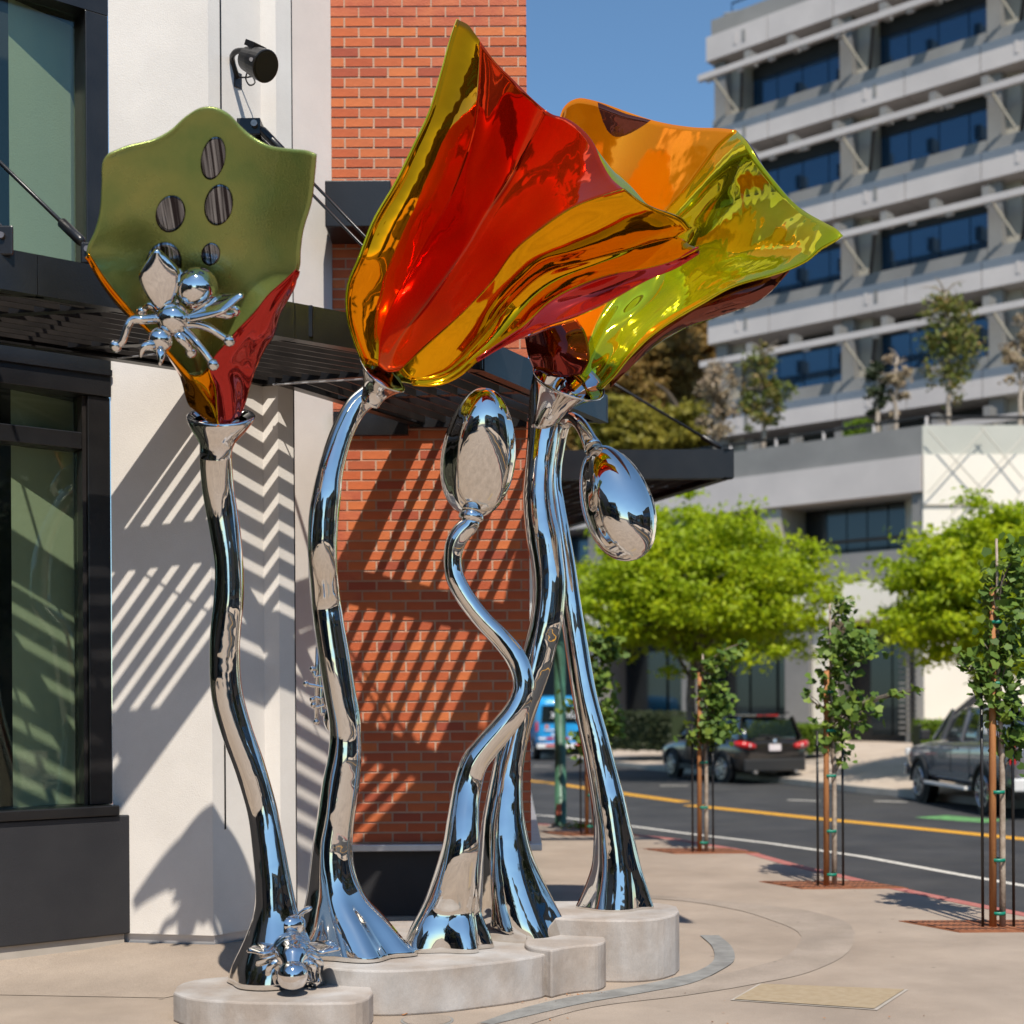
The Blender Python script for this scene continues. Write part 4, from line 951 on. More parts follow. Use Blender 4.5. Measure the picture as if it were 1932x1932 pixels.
for pts in (((547,1728,.2),(542,1716,.22),(540,1700,.24)), ((560,1730,.2),(572,1720,.2),(588,1712,.2))):
    q = crom([tuple(Q2(*p)) for p in pts], 8); MB().tube(q, [r*k2 for r in (5,5,5,5.5,6,6,5.5,3)], n=10).build('antenna', M['chrome_smooth'], b2, smooth=True)
wing_mesh(Q2(525,1790,.05), Q2(470,1799,-.02), 46*k2, (-0.2,-0.35,1), b2)
wing_mesh(Q2(578,1787,.05), Q2(641,1791,.0), 44*k2, (0.2,-0.35,1), b2)
wing_mesh(Q2(528,1782,.1), Q2(490,1762,.12), 22*k2, (-0.2,-0.5,1), b2)
zt = 0.17
def foot(u, v): 
    p = G(u, v, zt); return p
for (a, b_, c) in (((530,1800,.02),(494,1812,-.0),(483,1851)), ((535,1806,-.02),(512,1822,-.06),(499,1863)), ((572,1800,.02),(600,1812,.0),(607,1852)), ((568,1806,-.02),(588,1820,-.06),(596,1863)), ((536,1792,.1),(520,1800,.12),(516,1842))):
    ft = G(c[0], c[1], zt) + Vector((0,0,10*k2)); leg_mesh([Q2(*a), Q2(*b_), (Q2(*b_)*0.4 + ft*0.6) , ft], 6.5*k2, 10*k2, b2)

b3 = thing('bee_sculpture', 'chrome bee half hidden behind the bent stem, only its legs showing', 'sculpture', tuple(P(625,1310,9.25)))
Y3 = 9.22; k3 = Y3/FPX
def Q3(u, v, dy=0.0): return P(u, v, Y3 + dy)
MB().ball(Q3(630,1312), 24*k3, n=24, m=14, sc3=(1,1,1.3)).build('thorax', M['chrome_smooth'], b3, smooth=True)
MB().ball(Q3(630,1355), 20*k3, n=24, m=14, sc3=(1,1,1.5)).build('abdomen', M['chrome_smooth'], b3, smooth=True)
MB().ball(Q3(632,1272), 16*k3, n=24, m=14).build('head', M['chrome_smooth'], b3, smooth=True)
for pts in (((625,1290),(606,1275),(594,1274),(590,1262)), ((622,1300),(602,1295),(586,1292),(578,1290)), ((622,1318),(605,1318),(594,1316),(590,1320)), ((622,1335),(608,1348),(597,1350),(597,1362)), ((624,1328),(606,1332),(598,1334),(592,1330))):
    leg_mesh([Q3(*p) for p in pts], 4.6*k3, 6.5*k3, b3)
# ================================================================== OFFICE TOWER AND PODIUM
M['tower_white'] = mat('mauve_white_precast', (0.48, 0.44, 0.425), 0.8, col2=(0.53, 0.485, 0.465), scale=0.5, bump=0.2, bscale=30)
M['tower_grey'] = mat('grey_precast', (0.20, 0.195, 0.19), 0.8, col2=(0.235, 0.23, 0.22), scale=0.5, bump=0.2, bscale=30)
M['tower_beige'] = mat('beige_precast', (0.36, 0.335, 0.285), 0.8, col2=(0.41, 0.38, 0.32), scale=0.5, bump=0.2, bscale=30)
weathered(M['tower_white'], 0.10, 0.35, False, grit=0.02); weathered(M['tower_grey'], 0.18, 0.35, False, grit=0.02)
M['tower_dark'] = mat('dark_recess', (0.012, 0.013, 0.015), 0.5)
M['cream'] = mat('cream_stucco', (0.72, 0.67, 0.58), 0.8, col2=(0.78, 0.725, 0.63), scale=0.35, bump=0.2, bscale=30)
tw = thing('office_tower', 'tall office block with white bands, blue windows and long sunshade rails, upper right', 'office building', (10, 60, 0.5))
W_ = Vector((0.753, -0.658, 0)); NRM = Vector((-0.658, -0.753, 0)); O_ = Vector((12.7, 54.0, 0))
def TW(t, off, z): p = O_ + W_*t + NRM*off; return Vector((p.x, p.y, z))
def tbox(b, t0, t1, o0, o1, z0, z1):
    v = [TW(t0,o0,z0), TW(t1,o0,z0), TW(t1,o1,z0), TW(t0,o1,z0), TW(t0,o0,z1), TW(t1,o0,z1), TW(t1,o1,z1), TW(t0,o1,z1)]
    return b.add(v, [(0,1,2,3),(4,7,6,5),(0,4,5,1),(1,5,6,2),(2,6,7,3),(3,7,4,0)])
TL, TR = -5.87, 11.5
tbox(MB(), TL+0.3, TR, -14, -1.25, 0.5, 28.6).build('building_core', M['tower_dark'], tw)
tbox(MB(), TL+0.15, TR, -14, 0.25, 28.622, 29.4).build('parapet', M['tower_grey'], tw)
levels = [27.64, 23.84, 20.04, 16.24, 12.44]
cols = [-5.6, -0.0, 5.72, 11.4]
for i, Z in enumerate(levels):
    t = TL-0.15 + 0.25
    while t < TR:
        t2_ = min(t+2.85, TR); tbox(MB(), t, t2_-0.03, -1.2, 0.55, Z, Z+0.98).build('white_panel', M['tower_white'], tw); t = t2_
    tbox(MB(), TL+0.3, TR, -1.2, 0.50, Z+0.02, Z+0.96).build('panel_backing', M['charcoal'], tw)
    t = TL+0.2
    while t < TR and i > 0:
        t2_ = min(t+2.85, TR); tbox(MB(), t, t2_-0.025, -1.2, 0.25, Z+0.982, Z+1.5).build('grey_panel', M['tower_grey'], tw); t = t2_
    tbox(MB(), TL+0.25, TR, 1.2, 1.40, Z-1.10, Z-0.87).build('sunshade_rail', M['tower_white'], tw)
    t = TL + 0.7
    while t < TR:
        tbox(MB(), t-0.13, t+0.13, 1.16, 1.30, Z-1.20, Z-1.102).build('rail_knuckle', M['tower_white'], tw); t += 1.42
    t = TL + 2.4
    while t < TR:
        tbox(MB(), t-0.12, t+0.12, 0.6, 1.19, Z-0.95, Z-0.45).build('hanger', M['tower_grey'], tw); t += 1.9
    for c in cols[:-1]:
        if c < TR:
            tbox(MB(), c, c+0.50, -1.2, 0.22, Z-2.30, Z-0.01).build('column', M['tower_grey'], tw)
            tbox(MB(), c+0.503, c+1.02, -1.2, -0.25, Z-2.30, Z-0.01).build('column_return', M['tower_beige'], tw)  # sunlit half of the column, its sunlight put into the paler beige
            MB().beam(TW(c+0.50,1.1,Z-1.0), TW(c+0.95,0.1,Z-2.1), 0.07, 0.07).build('brace', M['tower_beige'], tw)
            MB().beam(TW(c+1.85,1.1,Z-1.0), TW(c+1.15,0.1,Z-2.25), 0.12, 0.12).build('brace', M['charcoal'], tw)
    for ci in range(3):
        a, b_ = cols[ci]+1.02, min(cols[ci+1]-0.02, TR)
        if a >= TR: continue
        tbox(MB(), a, b_, -1.15, -1.0, Z-2.30, Z-2.24).build('window_sill', M['tower_dark'], tw)
        n_ = 4
        for k in range(n_):
            w = (b_-a)/n_
            tbox(MB(), a+w*k+0.02, a+w*(k+1)-0.02, -1.12, -1.05, Z-2.24, Z-0.62).build('window_pane', M['office_glass'], tw)
        tbox(MB(), a, b_, -1.12, -1.04, Z-0.60, Z-0.01).build('window_head', M['tower_dark'], tw)
        for k in (0.6, 1.0): tbox(MB(), a-0.5+k, a-0.42+k+0.06, 0.551, 0.575, Z+0.30, Z+0.75).build('wall_vent', M['tower_white'] if k < 1 else M['tower_grey'], tw)
MB().tube([TW(-5.2,-0.5,29.4), TW(-5.2,-0.5,30.2), TW(0,-0.5,30.2), TW(0,-0.5,29.4)], 0.04, n=6).build('roof_rail', M['office_glass'], tw)
MB().tube([TW(-5.4,-0.2,29.7), TW(-3.4,-2.0,30.3), TW(-1.4,-0.2,30.0)], 0.05, n=6).build('roof_rail', M['tower_grey'], tw)

M['dark_glass'] = glass_mat('dark_ground_floor_glass', (0.4,0.5,0.6), 0.05, dark=(0.004,0.005,0.006))
pd = thing('podium_building', 'lower wing of the office block with a planted roof terrace and recessed dark openings', 'office building', (12.16, 42, 0.3))
OP = Vector((12.16, 42.0, 0))
def PD(t, off, z): p = OP - W_*t + NRM*off; return Vector((p.x, p.y, z))
def pbox(b, t0, t1, o0, o1, z0, z1):
    v = [PD(t0,o0,z0), PD(t1,o0,z0), PD(t1,o1,z0), PD(t0,o1,z0), PD(t0,o0,z1), PD(t1,o0,z1), PD(t1,o1,z1), PD(t0,o1,z1)]
    return b.add(v, [(0,3,2,1),(4,5,6,7),(0,1,5,4),(1,2,6,5),(2,3,7,6),(3,0,4,7)])
PL = 24
def uT(u, off=0.0):
    r = (u-CX)/FPX
    return ((12.16+NRM.x*off) - r*(42+NRM.y*off))/(0.753 + r*0.658)
pbox(MB(), 0.0, PL, -8, 0.0, 9.08, 9.95).build('parapet', M['tower_grey'], pd)
pbox(MB(), 0.0, PL, -8, 0.10, 8.0, 9.077).build('white_band', M['tower_white'], pd)
pbox(MB(), 0.0, PL, -8, -0.02, 5.45, 6.35).build('grey_band', M['tower_grey'], pd)
pbox(MB(), 0.0, PL, -8, 0.10, 4.30, 5.447).build('white_band', M['cream'], pd)
pbox(MB(), 0.02, PL, -8, -1.6, 0.3, 9.0).build('building_core', M['tower_dark'], pd)
pbox(MB(), 0.0, uT(1722), -1.6, -0.04, 6.353, 7.997).build('column', M['tower_grey'], pd)
pbox(MB(), uT(1474), uT(1432), -1.6, -0.04, 6.353, 7.997).build('column', M['tower_beige'], pd)
for k in range(6):
    a = uT(1718) + (uT(1480)-uT(1718))*k/6; b_ = uT(1718) + (uT(1480)-uT(1718))*(k+1)/6
    pbox(MB(), a+0.02, b_-0.02, -1.58, -1.5, 6.36, 7.95).build('window_pane', M['dark_glass'], pd)
k = uT(1420)
while k < PL-3:
    pbox(MB(), k, k+2.6, -1.58, -1.5, 6.36, 7.95).build('window_pane', M['office_glass'], pd)
    pbox(MB(), k+2.62, k+3.3, -1.6, -0.04, 6.353, 7.997).build('column', M['tower_grey'], pd); k += 3.4
MB().tube([PD(0.1,-0.25,6.75), PD(PL,-0.25,6.75)], 0.05, n=6).build('terrace_rail', M['steel_black'], pd)
# ground storey pillars, glazing and louvres
pbox(MB(), uT(1526), uT(1480), -1.6, -0.04, 0.3, 4.297).build('pillar', M['tower_grey'], pd)
pbox(MB(), uT(1556), uT(1527), -1.6, -0.2, 0.3, 4.297).build('pillar', M['cream'], pd)
pbox(MB(), uT(1300), uT(1285), -1.6, -0.04, 0.3, 4.297).build('pillar', M['tower_grey'], pd)
pbox(MB(), uT(1130), uT(1105), -1.6, -0.04, 0.3, 4.297).build('pillar', M['tower_grey'], pd)
for (a, b_) in ((1640, 1600), (1672, 1643), (1470, 1425), (1420, 1372), (1368, 1310), (1280, 1215), (1210, 1140)):
    pbox(MB(), uT(a), uT(b_), -1.58, -1.5, 0.75, 3.6).build('window_pane', M['dark_glass'], pd)
z = 0.8
while z < 4.1:
    pbox(MB(), uT(1695), uT(1676), -0.9, -0.7, z, z+0.06).build('louvre_blade', M['tower_grey'], pd)
    pbox(MB(), uT(1719), uT(1700), -0.9, -0.7, z, z+0.06).build('louvre_blade', M['tower_grey'], pd); z += 0.17
pbox(MB(), uT(1699), uT(1696), -1.0, -0.6, 0.4, 4.2).build('louvre_frame', M['tower_grey'], pd)
# right face
RF = 14.0
for (nm, z0, z1, m, o) in (('parapet', 9.08, 9.95, mat('sage_grey_precast', (0.42,0.42,0.37), 0.8, col2=(0.47,0.465,0.41), scale=0.5), 0), ('white_band', 7.6, 9.077, M['cream'], 0.08), ('side_wall', 0.3, 7.597, M['cream'], 0.0)):
    MB().prism([(12.165, 41.98-o), (12.16+RF, 42.2-o), (12.16+RF, 50), (12.3, 50)], z0, z1).build(nm, m, pd)
M['shadow_pale'] = mat('pale_shadow_line', (0.52,0.49,0.42), 0.6)  # shadow tone on cream, put into the colour of the added wires
# wires added to stand for the soft crossing shadows on the side wall
for (a, b_) in (((1752,812),(1932,1010)), ((1850,806),(1932,905)), ((1932,822),(1752,1020)), ((1860,806),(1750,930)), ((1932,920),(1840,1050)), ((1790,1000),(1880,1120))):
    pa, pb = P(a[0],a[1],41.7), P(b_[0],b_[1],41.7)
    MB().tube([pa, pb], 0.022, n=6).build('shadow_line_wire', M['shadow_pale'], pd)
MB().beam(P(1800,1352,41.0), P(1905,1262,41.0), 0.10, 0.22).build('stair_rail', M['charcoal'], pd)
# terrace rail on the parapet
MB().tube([PD(0,-0.3,10.25), PD(PL,-0.3,10.25)], 0.05, n=6).build('terrace_rail', M['steel_black'], pd)
MB().tube([Vector((12.2,42.35,10.25)), Vector((26,42.5,10.25))], 0.05, n=6).build('terrace_rail', M['steel_black'], pd)
for k in range(14): 
    p = PD(k*1.7, -0.3, 9.95); MB().box(p.x-.04,p.x+.04,p.y-.04,p.y+.04,9.95,10.25).build('rail_post', M['tower_white'], pd)

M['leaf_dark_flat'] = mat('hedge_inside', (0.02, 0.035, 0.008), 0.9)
# ================================================================== FOLIAGE
def leaves(name, cen, nrm, size, m, parent, tint, aspect=0.55, world=True, shape=4):
    """one mesh of leaf quads; cen (N,3), nrm (N,3), size (N,)"""
    N = len(cen)
    nrm = nrm/np.maximum(np.linalg.norm(nrm, axis=1, keepdims=True), 1e-6)
    rv = rng.normal(size=(N,3)); a = np.cross(nrm, rv); a /= np.maximum(np.linalg.norm(a, axis=1, keepdims=True), 1e-6); b = np.cross(nrm, a)
    s = size[:, None]
    if shape == 4: pts = [(-1,0),(0,-aspect),(1,0),(0,aspect)]
    else: pts = [(-1,0),(-.1,-.95),(.75,-.75),(.62,0),(.75,.75),(-.1,.95)]        # fan shaped leaf
    k = len(pts)
    V = np.stack([cen + a*s*x + b*s*y + nrm*s*0.18*(abs(y)) for x, y in pts], axis=1).reshape(-1, 3)
    me = bpy.data.meshes.new(name)
    me.vertices.add(N*k); me.vertices.foreach_set('co', V.astype(np.float32).ravel())
    me.loops.add(N*k); me.loops.foreach_set('vertex_index', np.arange(N*k, dtype=np.int32))
    me.polygons.add(N); me.polygons.foreach_set('loop_start', np.arange(0, N*k, k, dtype=np.int32)); me.polygons.foreach_set('loop_total', np.full(N, k, dtype=np.int32))
    at = me.attributes.new('tint', 'FLOAT', 'POINT'); at.data.foreach_set('value', np.repeat(np.clip(tint, 0, 1), k).astype(np.float32))
    me.materials.append(m); me.update(calc_edges=True)
    return link(name, me, parent, world)

def crown(name, c, r, m, parent, nclump=110, per=90, cs=0.16, ls=0.055, flat=0.55, seed=1, shell=0.55, tint0=0.5, up=0.6, hang=0.0, world=True, aspect=0.5):
    g = np.random.default_rng(seed); c = np.array(c); r = np.array(r)
    d = g.normal(size=(nclump,3)); d /= np.linalg.norm(d, axis=1, keepdims=True)
    rad = shell + (1-shell)*g.random(nclump)**0.6
    lob = 1 + 0.22*np.sin(3.1*d[:,0]*2+seed) * np.cos(2.7*d[:,1]*2) + 0.14*g.normal(size=nclump)
    C = c + d*r*(rad*lob)[:, None]
    if hang: C[:,2] -= hang*(np.linalg.norm((C-c)[:,:2]/r[:2], axis=1)**2)*r[2]
    ct = g.random(nclump)
    idx = np.repeat(np.arange(nclump), per); N = len(idx)
    csz = r.max()*cs*(0.6+0.8*g.random(nclump))
    off = g.normal(size=(N,3))*csz[idx][:,None]*np.array([1,1,flat])
    cen = C[idx] + off
    nrm = g.normal(size=(N,3))*0.8 + np.array([0,-0.25,up]) + off/np.maximum(csz[idx][:,None],1e-6)*0.4
    sz = ls*(0.6+0.8*g.random(N))
    t = tint0*0.5 + 0.45*ct[idx]*1.0*0.6 + 0.28*g.random(N)
    return leaves(name, cen, nrm, sz, m, parent, t, aspect=aspect, world=world)

def limbs(name, base, top, r, spread, nb, m, parent, seed=1, bend=0.1):
    g = random.Random(seed); b = MB(); base = Vector(base); top = Vector(top)
    n = 8; pts = [base.lerp(top, i/n) + Vector((g.uniform(-1,1), g.uniform(-1,1), 0))*bend*(i/n)*(1 if i else 0) for i in range(n+1)]
    b.tube(pts, [r*(1-0.55*i/n) for i in range(n+1)], n=9)
    for k in range(nb):
        i = g.randint(4, n); s = pts[i]; a = g.uniform(0, 2*PI); ln = g.uniform(0.5, 1.0)
        e = s + Vector((math.cos(a)*spread*ln, S(a)*spread*ln, spread*0.55*ln*g.uniform(0.4,1.3)))
        mid = s.lerp(e, 0.5) + Vector((0,0,spread*0.12))
        q = crom([tuple(s), tuple(mid), tuple(e)], 7); b.tube(q, [r*0.42*(1-0.8*j/6) for j in range(7)], n=6)
    return b.build(name, m, parent, smooth=True)

# two honey locusts on the far pavement
def street_tree(label, u, vbase, Y, crown_px, seed, m='leaf_lime', grp='lime green street trees', parts=260):
    bp = P(u, vbase, Y); bp.z = max(0.1, bp.z)
    r_ = thing('street_tree', label, 'tree', tuple(bp), grp)
    (cu, cv, ru, rv) = crown_px
    c = P(cu, cv, Y); k = Y/FPX
    limbs('trunk', bp, (bp.x+0.1, bp.y, c.z - rv*k*0.3), 0.15, ru*k*0.75, 14, M['bark'], r_, seed, 0.08)
    crown('crown', c, (ru*k, ru*k*0.85, rv*k), M[m], r_, nclump=parts, per=95, cs=0.075, ls=0.075, flat=0.42, seed=seed, shell=0.15, hang=0.30, tint0=0.55)
    return r_
street_tree('broad lime green tree standing behind the dark parked car', 1303, 1432, 35.5, (1310, 1095, 245, 135), 3, parts=680)
street_tree('lime green tree at the right edge in front of the cream wall', 1985, 1440, 31.0, (1905, 1105, 240, 155), 11, parts=760)
# tall conifers far behind
for i, (u, v, Y, ru, rv, vb, m, lab) in enumerate((
        (1215, 730, 66, 130, 150, 1400, 'leaf_conifer', 'brownish evergreen tree rising beyond the side canopy, left of the tower'),
        (1315, 690, 72, 95, 150, 1400, 'leaf_conifer', 'tall brown tinged evergreen close against the tower edge'),
        (1170, 815, 58, 70, 60, 1400, 'leaf_olive', 'low yellowish green tree just above the side canopy'),
        (1290, 840, 60, 120, 70, 1400, 'leaf_olive', 'olive green tree behind the terrace rail'),
        (1080, 900, 60, 90, 150, 1400, 'leaf_conifer', 'dark evergreen seen between the chrome stems'))):
    c = P(u, v, Y); k = Y/FPX
    r_ = thing('evergreen_tree', lab, 'tree', (c.x, c.y, 0.6), 'trees rising behind the terrace')
    limbs('trunk', (c.x, c.y, 0.6), (c.x, c.y, c.z + rv*k*0.7), 0.4, ru*k*0.8, 16, M['bark'], r_, 30+i, 0.2)
    crown('crown', c, (ru*k, ru*k*0.8, rv*k), M[m], r_, nclump=260, per=90, cs=0.085, ls=0.14, flat=0.6, seed=50+i, shell=0.2, tint0=0.5)
# small trees on the terrace
for i, (u, v, ru, rv, vb, m, lab, dens) in enumerate((
        (1440, 735, 48, 78, 838, 'leaf_red', 'small reddish green tree on the roof terrace, leftmost', 46),
        (1352, 770, 45, 80, 850, 'leaf_pale', 'pale dry shrub at the left end of the roof terrace', 40),
        (1655, 730, 22, 45, 800, 'leaf_dark', 'small dark green shrub on the roof terrace beside the corner', 26),
        (1690, 720, 28, 60, 800, 'leaf_pale', 'half bare pale tree on the roof terrace corner', 16),
        (1790, 640, 52, 112, 795, 'leaf_red', 'taller reddish green tree on the roof terrace at right', 62),
        (1925, 670, 30, 60, 795, 'leaf_pale', 'pale bare tree on the terrace at the right edge', 20))):
    Y = 44.5 if u > 1600 else 47.0
    c = P(u, v, Y); k = Y/FPX; b0 = P(u, vb, Y); b0.z = 9.9
    r_ = thing('terrace_tree', lab, 'tree', (b0.x, b0.y, 9.9), 'small trees on the roof terrace')
    limbs('trunk', b0, (c.x, c.y, c.z + rv*k*0.8), 0.09, ru*k*0.9, 22, M['pale_bark'], r_, 70+i, 0.12)
    crown('crown', c, (ru*k, ru*k*0.8, rv*k), M[m], r_, nclump=dens, per=42, cs=0.085, ls=0.085, flat=0.8, seed=90+i, shell=0.25, tint0=0.5)
def hedge(lab, a, b, w, z0, z1, seed, per=2600, ls=0.05, lm='leaf_hedge'):
    a = Vector((a[0],a[1],0)); b = Vector((b[0],b[1],0)); d = (b-a); ln = d.length; d.normalize(); s_ = Vector((-d.y,d.x,0))
    r_ = thing('hedge', lab, 'hedge', (a.x, a.y, z0), 'clipped hedges by the office block')
    core = MB(); v = []
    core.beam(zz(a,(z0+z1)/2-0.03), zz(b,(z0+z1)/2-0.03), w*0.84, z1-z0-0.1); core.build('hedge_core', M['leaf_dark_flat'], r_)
    g = np.random.default_rng(seed); N = per
    f = g.integers(0, 3, N); t = g.random(N)*ln; q = (g.random(N)-.5)*w; zq = z0 + g.random(N)*(z1-z0)
    q = np.where(f == 0, -w/2*np.ones(N) + g.normal(size=N)*.03, q); q = np.where(f == 1, w/2 + g.normal(size=N)*.03, q); zq = np.where(f == 2, z1 + g.normal(size=N)*.03, zq)
    cen = np.array([a.x,a.y,0]) + t[:,None]*np.array([d.x,d.y,0]) + q[:,None]*np.array([s_.x,s_.y,0]); cen[:,2] = zq
    leaves('foliage', cen, g.normal(size=(N,3)) + np.array([0,-.3,.5]), ls*(0.7+.6*g.random(N)), M[lm], r_, g.random(N)*0.9)
def gx(u, Y): return ((u-CX)/FPX*Y, Y)
hedge('clipped bright hedge to the right of the dark parked car', gx(1500,39.5), gx(1560,38.5), 1.0, 0.42, 1.15, 1)
hedge('clipped bright hedge behind the grey pickup truck', gx(1730,38), gx(1830,38), 1.0, 0.5, 1.25, 2)
hedge('shaded clipped hedge in front of the dark ground floor windows', gx(1150,45.0), gx(1290,42.5), 1.2, 0.35, 1.5, 3, 4200, lm='leaf_dark')  # tree shade is put into the dark leaf colour
hedge('shaded low hedge behind the first sapling', gx(1300,41), gx(1420,39.5), 1.0, 0.35, 1.1, 4, 2600, lm='leaf_dark')  # leaves darkened to stand for shade on this hedge
hedge('small yellow green hedge on the roof terrace', gx(1608,45.2), gx(1650,44.6), 0.8, 9.95, 10.6, 5, 1600)
hedge('thin planting strip along the terrace parapet', gx(1410,48.3), gx(1600,45.3), 0.5, 9.92, 10.12, 6, 1800)

# ================================================================== GINKGO SAPLINGS
fan = None
def sapling(label, u, v, ztop, clusters, seed, n_single, n_rest, spread=0.2, Y=None, stake_h=1.9, ls=0.036):
    bp = G(u, v, 0.0); k = bp.y/FPX
    r_ = thing('sapling', label, 'tree', (bp.x, bp.y, 0.0), 'staked ginkgo saplings along the kerb')
    g = np.random.default_rng(seed); gr = random.Random(seed)
    MB().tube(crom([(bp.x+.05, bp.y, -0.02), (bp.x+.055, bp.y, ztop*0.3), (bp.x+.03, bp.y, ztop*.62), (bp.x+.02, bp.y, ztop*0.97)], 16), [0.026*(1-.6*i/15) for i in range(16)], n=9).build('trunk', M['pale_bark'], r_, smooth=True)
    C = []; 
    for (cu, cv, ru, rv, w) in clusters:
        c = P(cu, cv, bp.y); C.append((c, ru*k, rv*k, w))
    W = np.array([c[3] for c in C], float); W /= W.sum(); N = n_single + n_rest
    pick = g.choice(len(C), N, p=W); cen = np.zeros((N,3))
    for i in range(N):
        c, a, b_, _ = C[pick[i]]; d = g.normal(size=3)*0.48
        cen[i] = (c.x + d[0]*a, c.y + d[1]*a*0.9, c.z + d[2]*b_)
    nrm = g.normal(size=(N,3))*0.7 + np.array([0.1,-0.7,0.7]); sz = ls*(0.75+.5*g.random(N)); tint = g.random(N)
    # twigs
    b = MB()
    for (c, a, b_, _) in C:
        for q in range(3):
            e = c + Vector((gr.uniform(-a,a)*.7, gr.uniform(-a,a)*.6, gr.uniform(-b_,b_)*.6)); zs = max(0.9, e.z - 0.28); s0 = Vector((bp.x+.03, bp.y, zs))
            b.tube(crom([tuple(s0), tuple(s0.lerp(e,.5)+Vector((0,0,.04))), tuple(e)], 6), [0.008,0.007,0.006,0.005,0.004,0.003], n=5)
    b.build('branches', M['bark'], r_, smooth=True)
    # single leaves (share a few meshes), the rest joined
    if n_single:
        protos = []
        for j in range(5):
            tt = 0.1 + 0.2*j
            pts = [(-1,0,0),(-.35,-.30,.02),(.35,-.95,.16),(.82,-.42,.05),(.60,0,0),(.82,.42,.05),(.35,.95,.16),(-.35,.30,.02)]
            me = bpy.data.meshes.new('leaf'); me.from_pydata(pts, [], [(0,1,4,7),(1,2,3,4),(7,4,5,6)])
            at = me.attributes.new('tint','FLOAT','POINT'); at.data.foreach_set('value', [tt]*8); me.materials.append(M['leaf_ginkgo']); me.update(); protos.append(me)
        for i in range(n_single):
            o = bpy.data.objects.new('leaf', protos[min(4,int(tint[i]*5))]); COL.objects.link(o); o.parent = r_
            o.matrix_parent_inverse = Matrix.Translation(r_.location).inverted()
            o.location = cen[i]; o.rotation_euler = Vector(nrm[i]).to_track_quat('Z','Y').to_euler(); o.rotation_euler.rotate_axis('Z', gr.uniform(0,6.28)); o.scale = (sz[i]*1.15,)*3
    if n_rest:
        o = leaves('leaves', cen[n_single:], nrm[n_single:], sz[n_single:], M['leaf_ginkgo'], r_, tint[n_single:], shape=6); o['kind'] = 'stuff'
    # timber stake, steel poles, ties
    sh = ztop*0.84 if stake_h is None else stake_h
    MB().tube([(bp.x-.035, bp.y-.02, -0.02), (bp.x-.03, bp.y-.02, sh*0.5), (bp.x-.02, bp.y-.02, sh)], [0.030,0.028,0.026], n=10).build('timber_stake', M['stake'], r_, smooth=True)
    for dx in (-0.12, 0.13):
        MB().tube([(bp.x+dx, bp.y-.03, -0.02), (bp.x+dx, bp.y-.03, sh*0.72)], 0.0125, n=8).build('steel_pole', M['steel_black'], r_, smooth=True)
    for z in (0.12, 0.55, 1.1, sh*0.72, sh*0.9):
        b = MB().tube([(bp.x+.01, bp.y-.005, z-.014), (bp.x+.01, bp.y-.005, z+.014)], 0.062, n=14, cap=False); o = b.build('tie_band', M['tie'], r_, smooth=True, solid=0.004)
    return r_, bp
def grate_at(label, u, v, du=0.62, dv=0.62):
    c = G(u, v, 0); t = Vector((-0.42, 0.9, 0)).normalized(); s_ = Vector((1.0, 0.0, 0))
    hw, hd = 0.52, 0.30
    pts = [c + Vector((-hw,-hd,0)) + Vector((.16,0,0)), c + Vector((hw,-hd,0)) + Vector((.16,0,0)), c + Vector((hw,hd,0)) - Vector((.16,0,0)), c + Vector((-hw,hd,0)) - Vector((.16,0,0))]
    def px(p): 
        return p
    q = pts; o0 = c
    r_ = thing('tree_grate', label, 'tree grate', tuple(o0), 'rusty tree grates along the kerb')
    MB().prism([(p.x,p.y) for p in q], -0.03, 0.006).build('grate_frame', M['rust'], r_)
    ex = (q[1]-q[0]); ey = (q[3]-q[0])
    for sx in (0.02, 0.52):
        pl = [q[0]+ex*sx+ey*.05, q[0]+ex*(sx+.46)+ey*.05, q[0]+ex*(sx+.46)+ey*.95, q[0]+ex*sx+ey*.95]
        MB().prism([(p.x,p.y) for p in pl], 0.0, 0.012).build('grate_plate', M['rust'], r_)
    b = MB()
    for i in range(20):
        for j in range(3):
            f = (i+.5)/20
            if 0.45 < f < .55: continue
            c0 = q[0] + ex*f + ey*(0.2+0.3*j); d = ey.normalized()
            b.beam(Vector((c0.x,c0.y,.0135)) - d*0.045, Vector((c0.x,c0.y,.0135)) + d*0.045, 0.014, 0.003)
    so_ = b.build('grate_slots', M['charcoal'], r_); so_['kind'] = 'stuff'
grate_at('rusty tree grate at the foot of the sapling nearest the camera, right edge', 1872, 1748)
grate_at('rusty tree grate under the middle sapling', 1570, 1670)
grate_at('rusty tree grate under the sapling beside the dark car', 1322, 1606)
grate_at('small rusty grate near the green lamp post', 1112, 1573)
sapling('largest ginkgo sapling at the right edge, dense with rounded leaves', 1880, 1750, 3.25,
        [(1912,1070,26,44,2.2),(1880,1120,36,60,4),(1895,1220,40,80,6),(1865,1290,40,60,4),(1900,1330,45,80,6),(1925,1120,30,120,4),(1870,1230,26,60,2),(1915,1400,30,50,3),(1820,1245,16,22,1),(1840,1270,20,26,1)], 21, 285, 520, stake_h=2.75, ls=0.040)
sapling('middle ginkgo sapling with a long twig reaching right, staked between two black poles', 1565, 1672, 2.9,
        [(1588,1150,22,34,2),(1590,1215,50,44,6),(1625,1225,45,40,4),(1575,1270,40,30,4),(1580,1330,45,40,5),(1620,1345,40,34,3),(1570,1385,30,34,3),(1650,1320,26,14,1),(1690,1310,16,9,.6),(1735,1303,18,9,.5),(1590,1420,18,26,1.2),(1520,1310,9,14,.4)], 22, 270, 400, stake_h=2.15, ls=0.042)
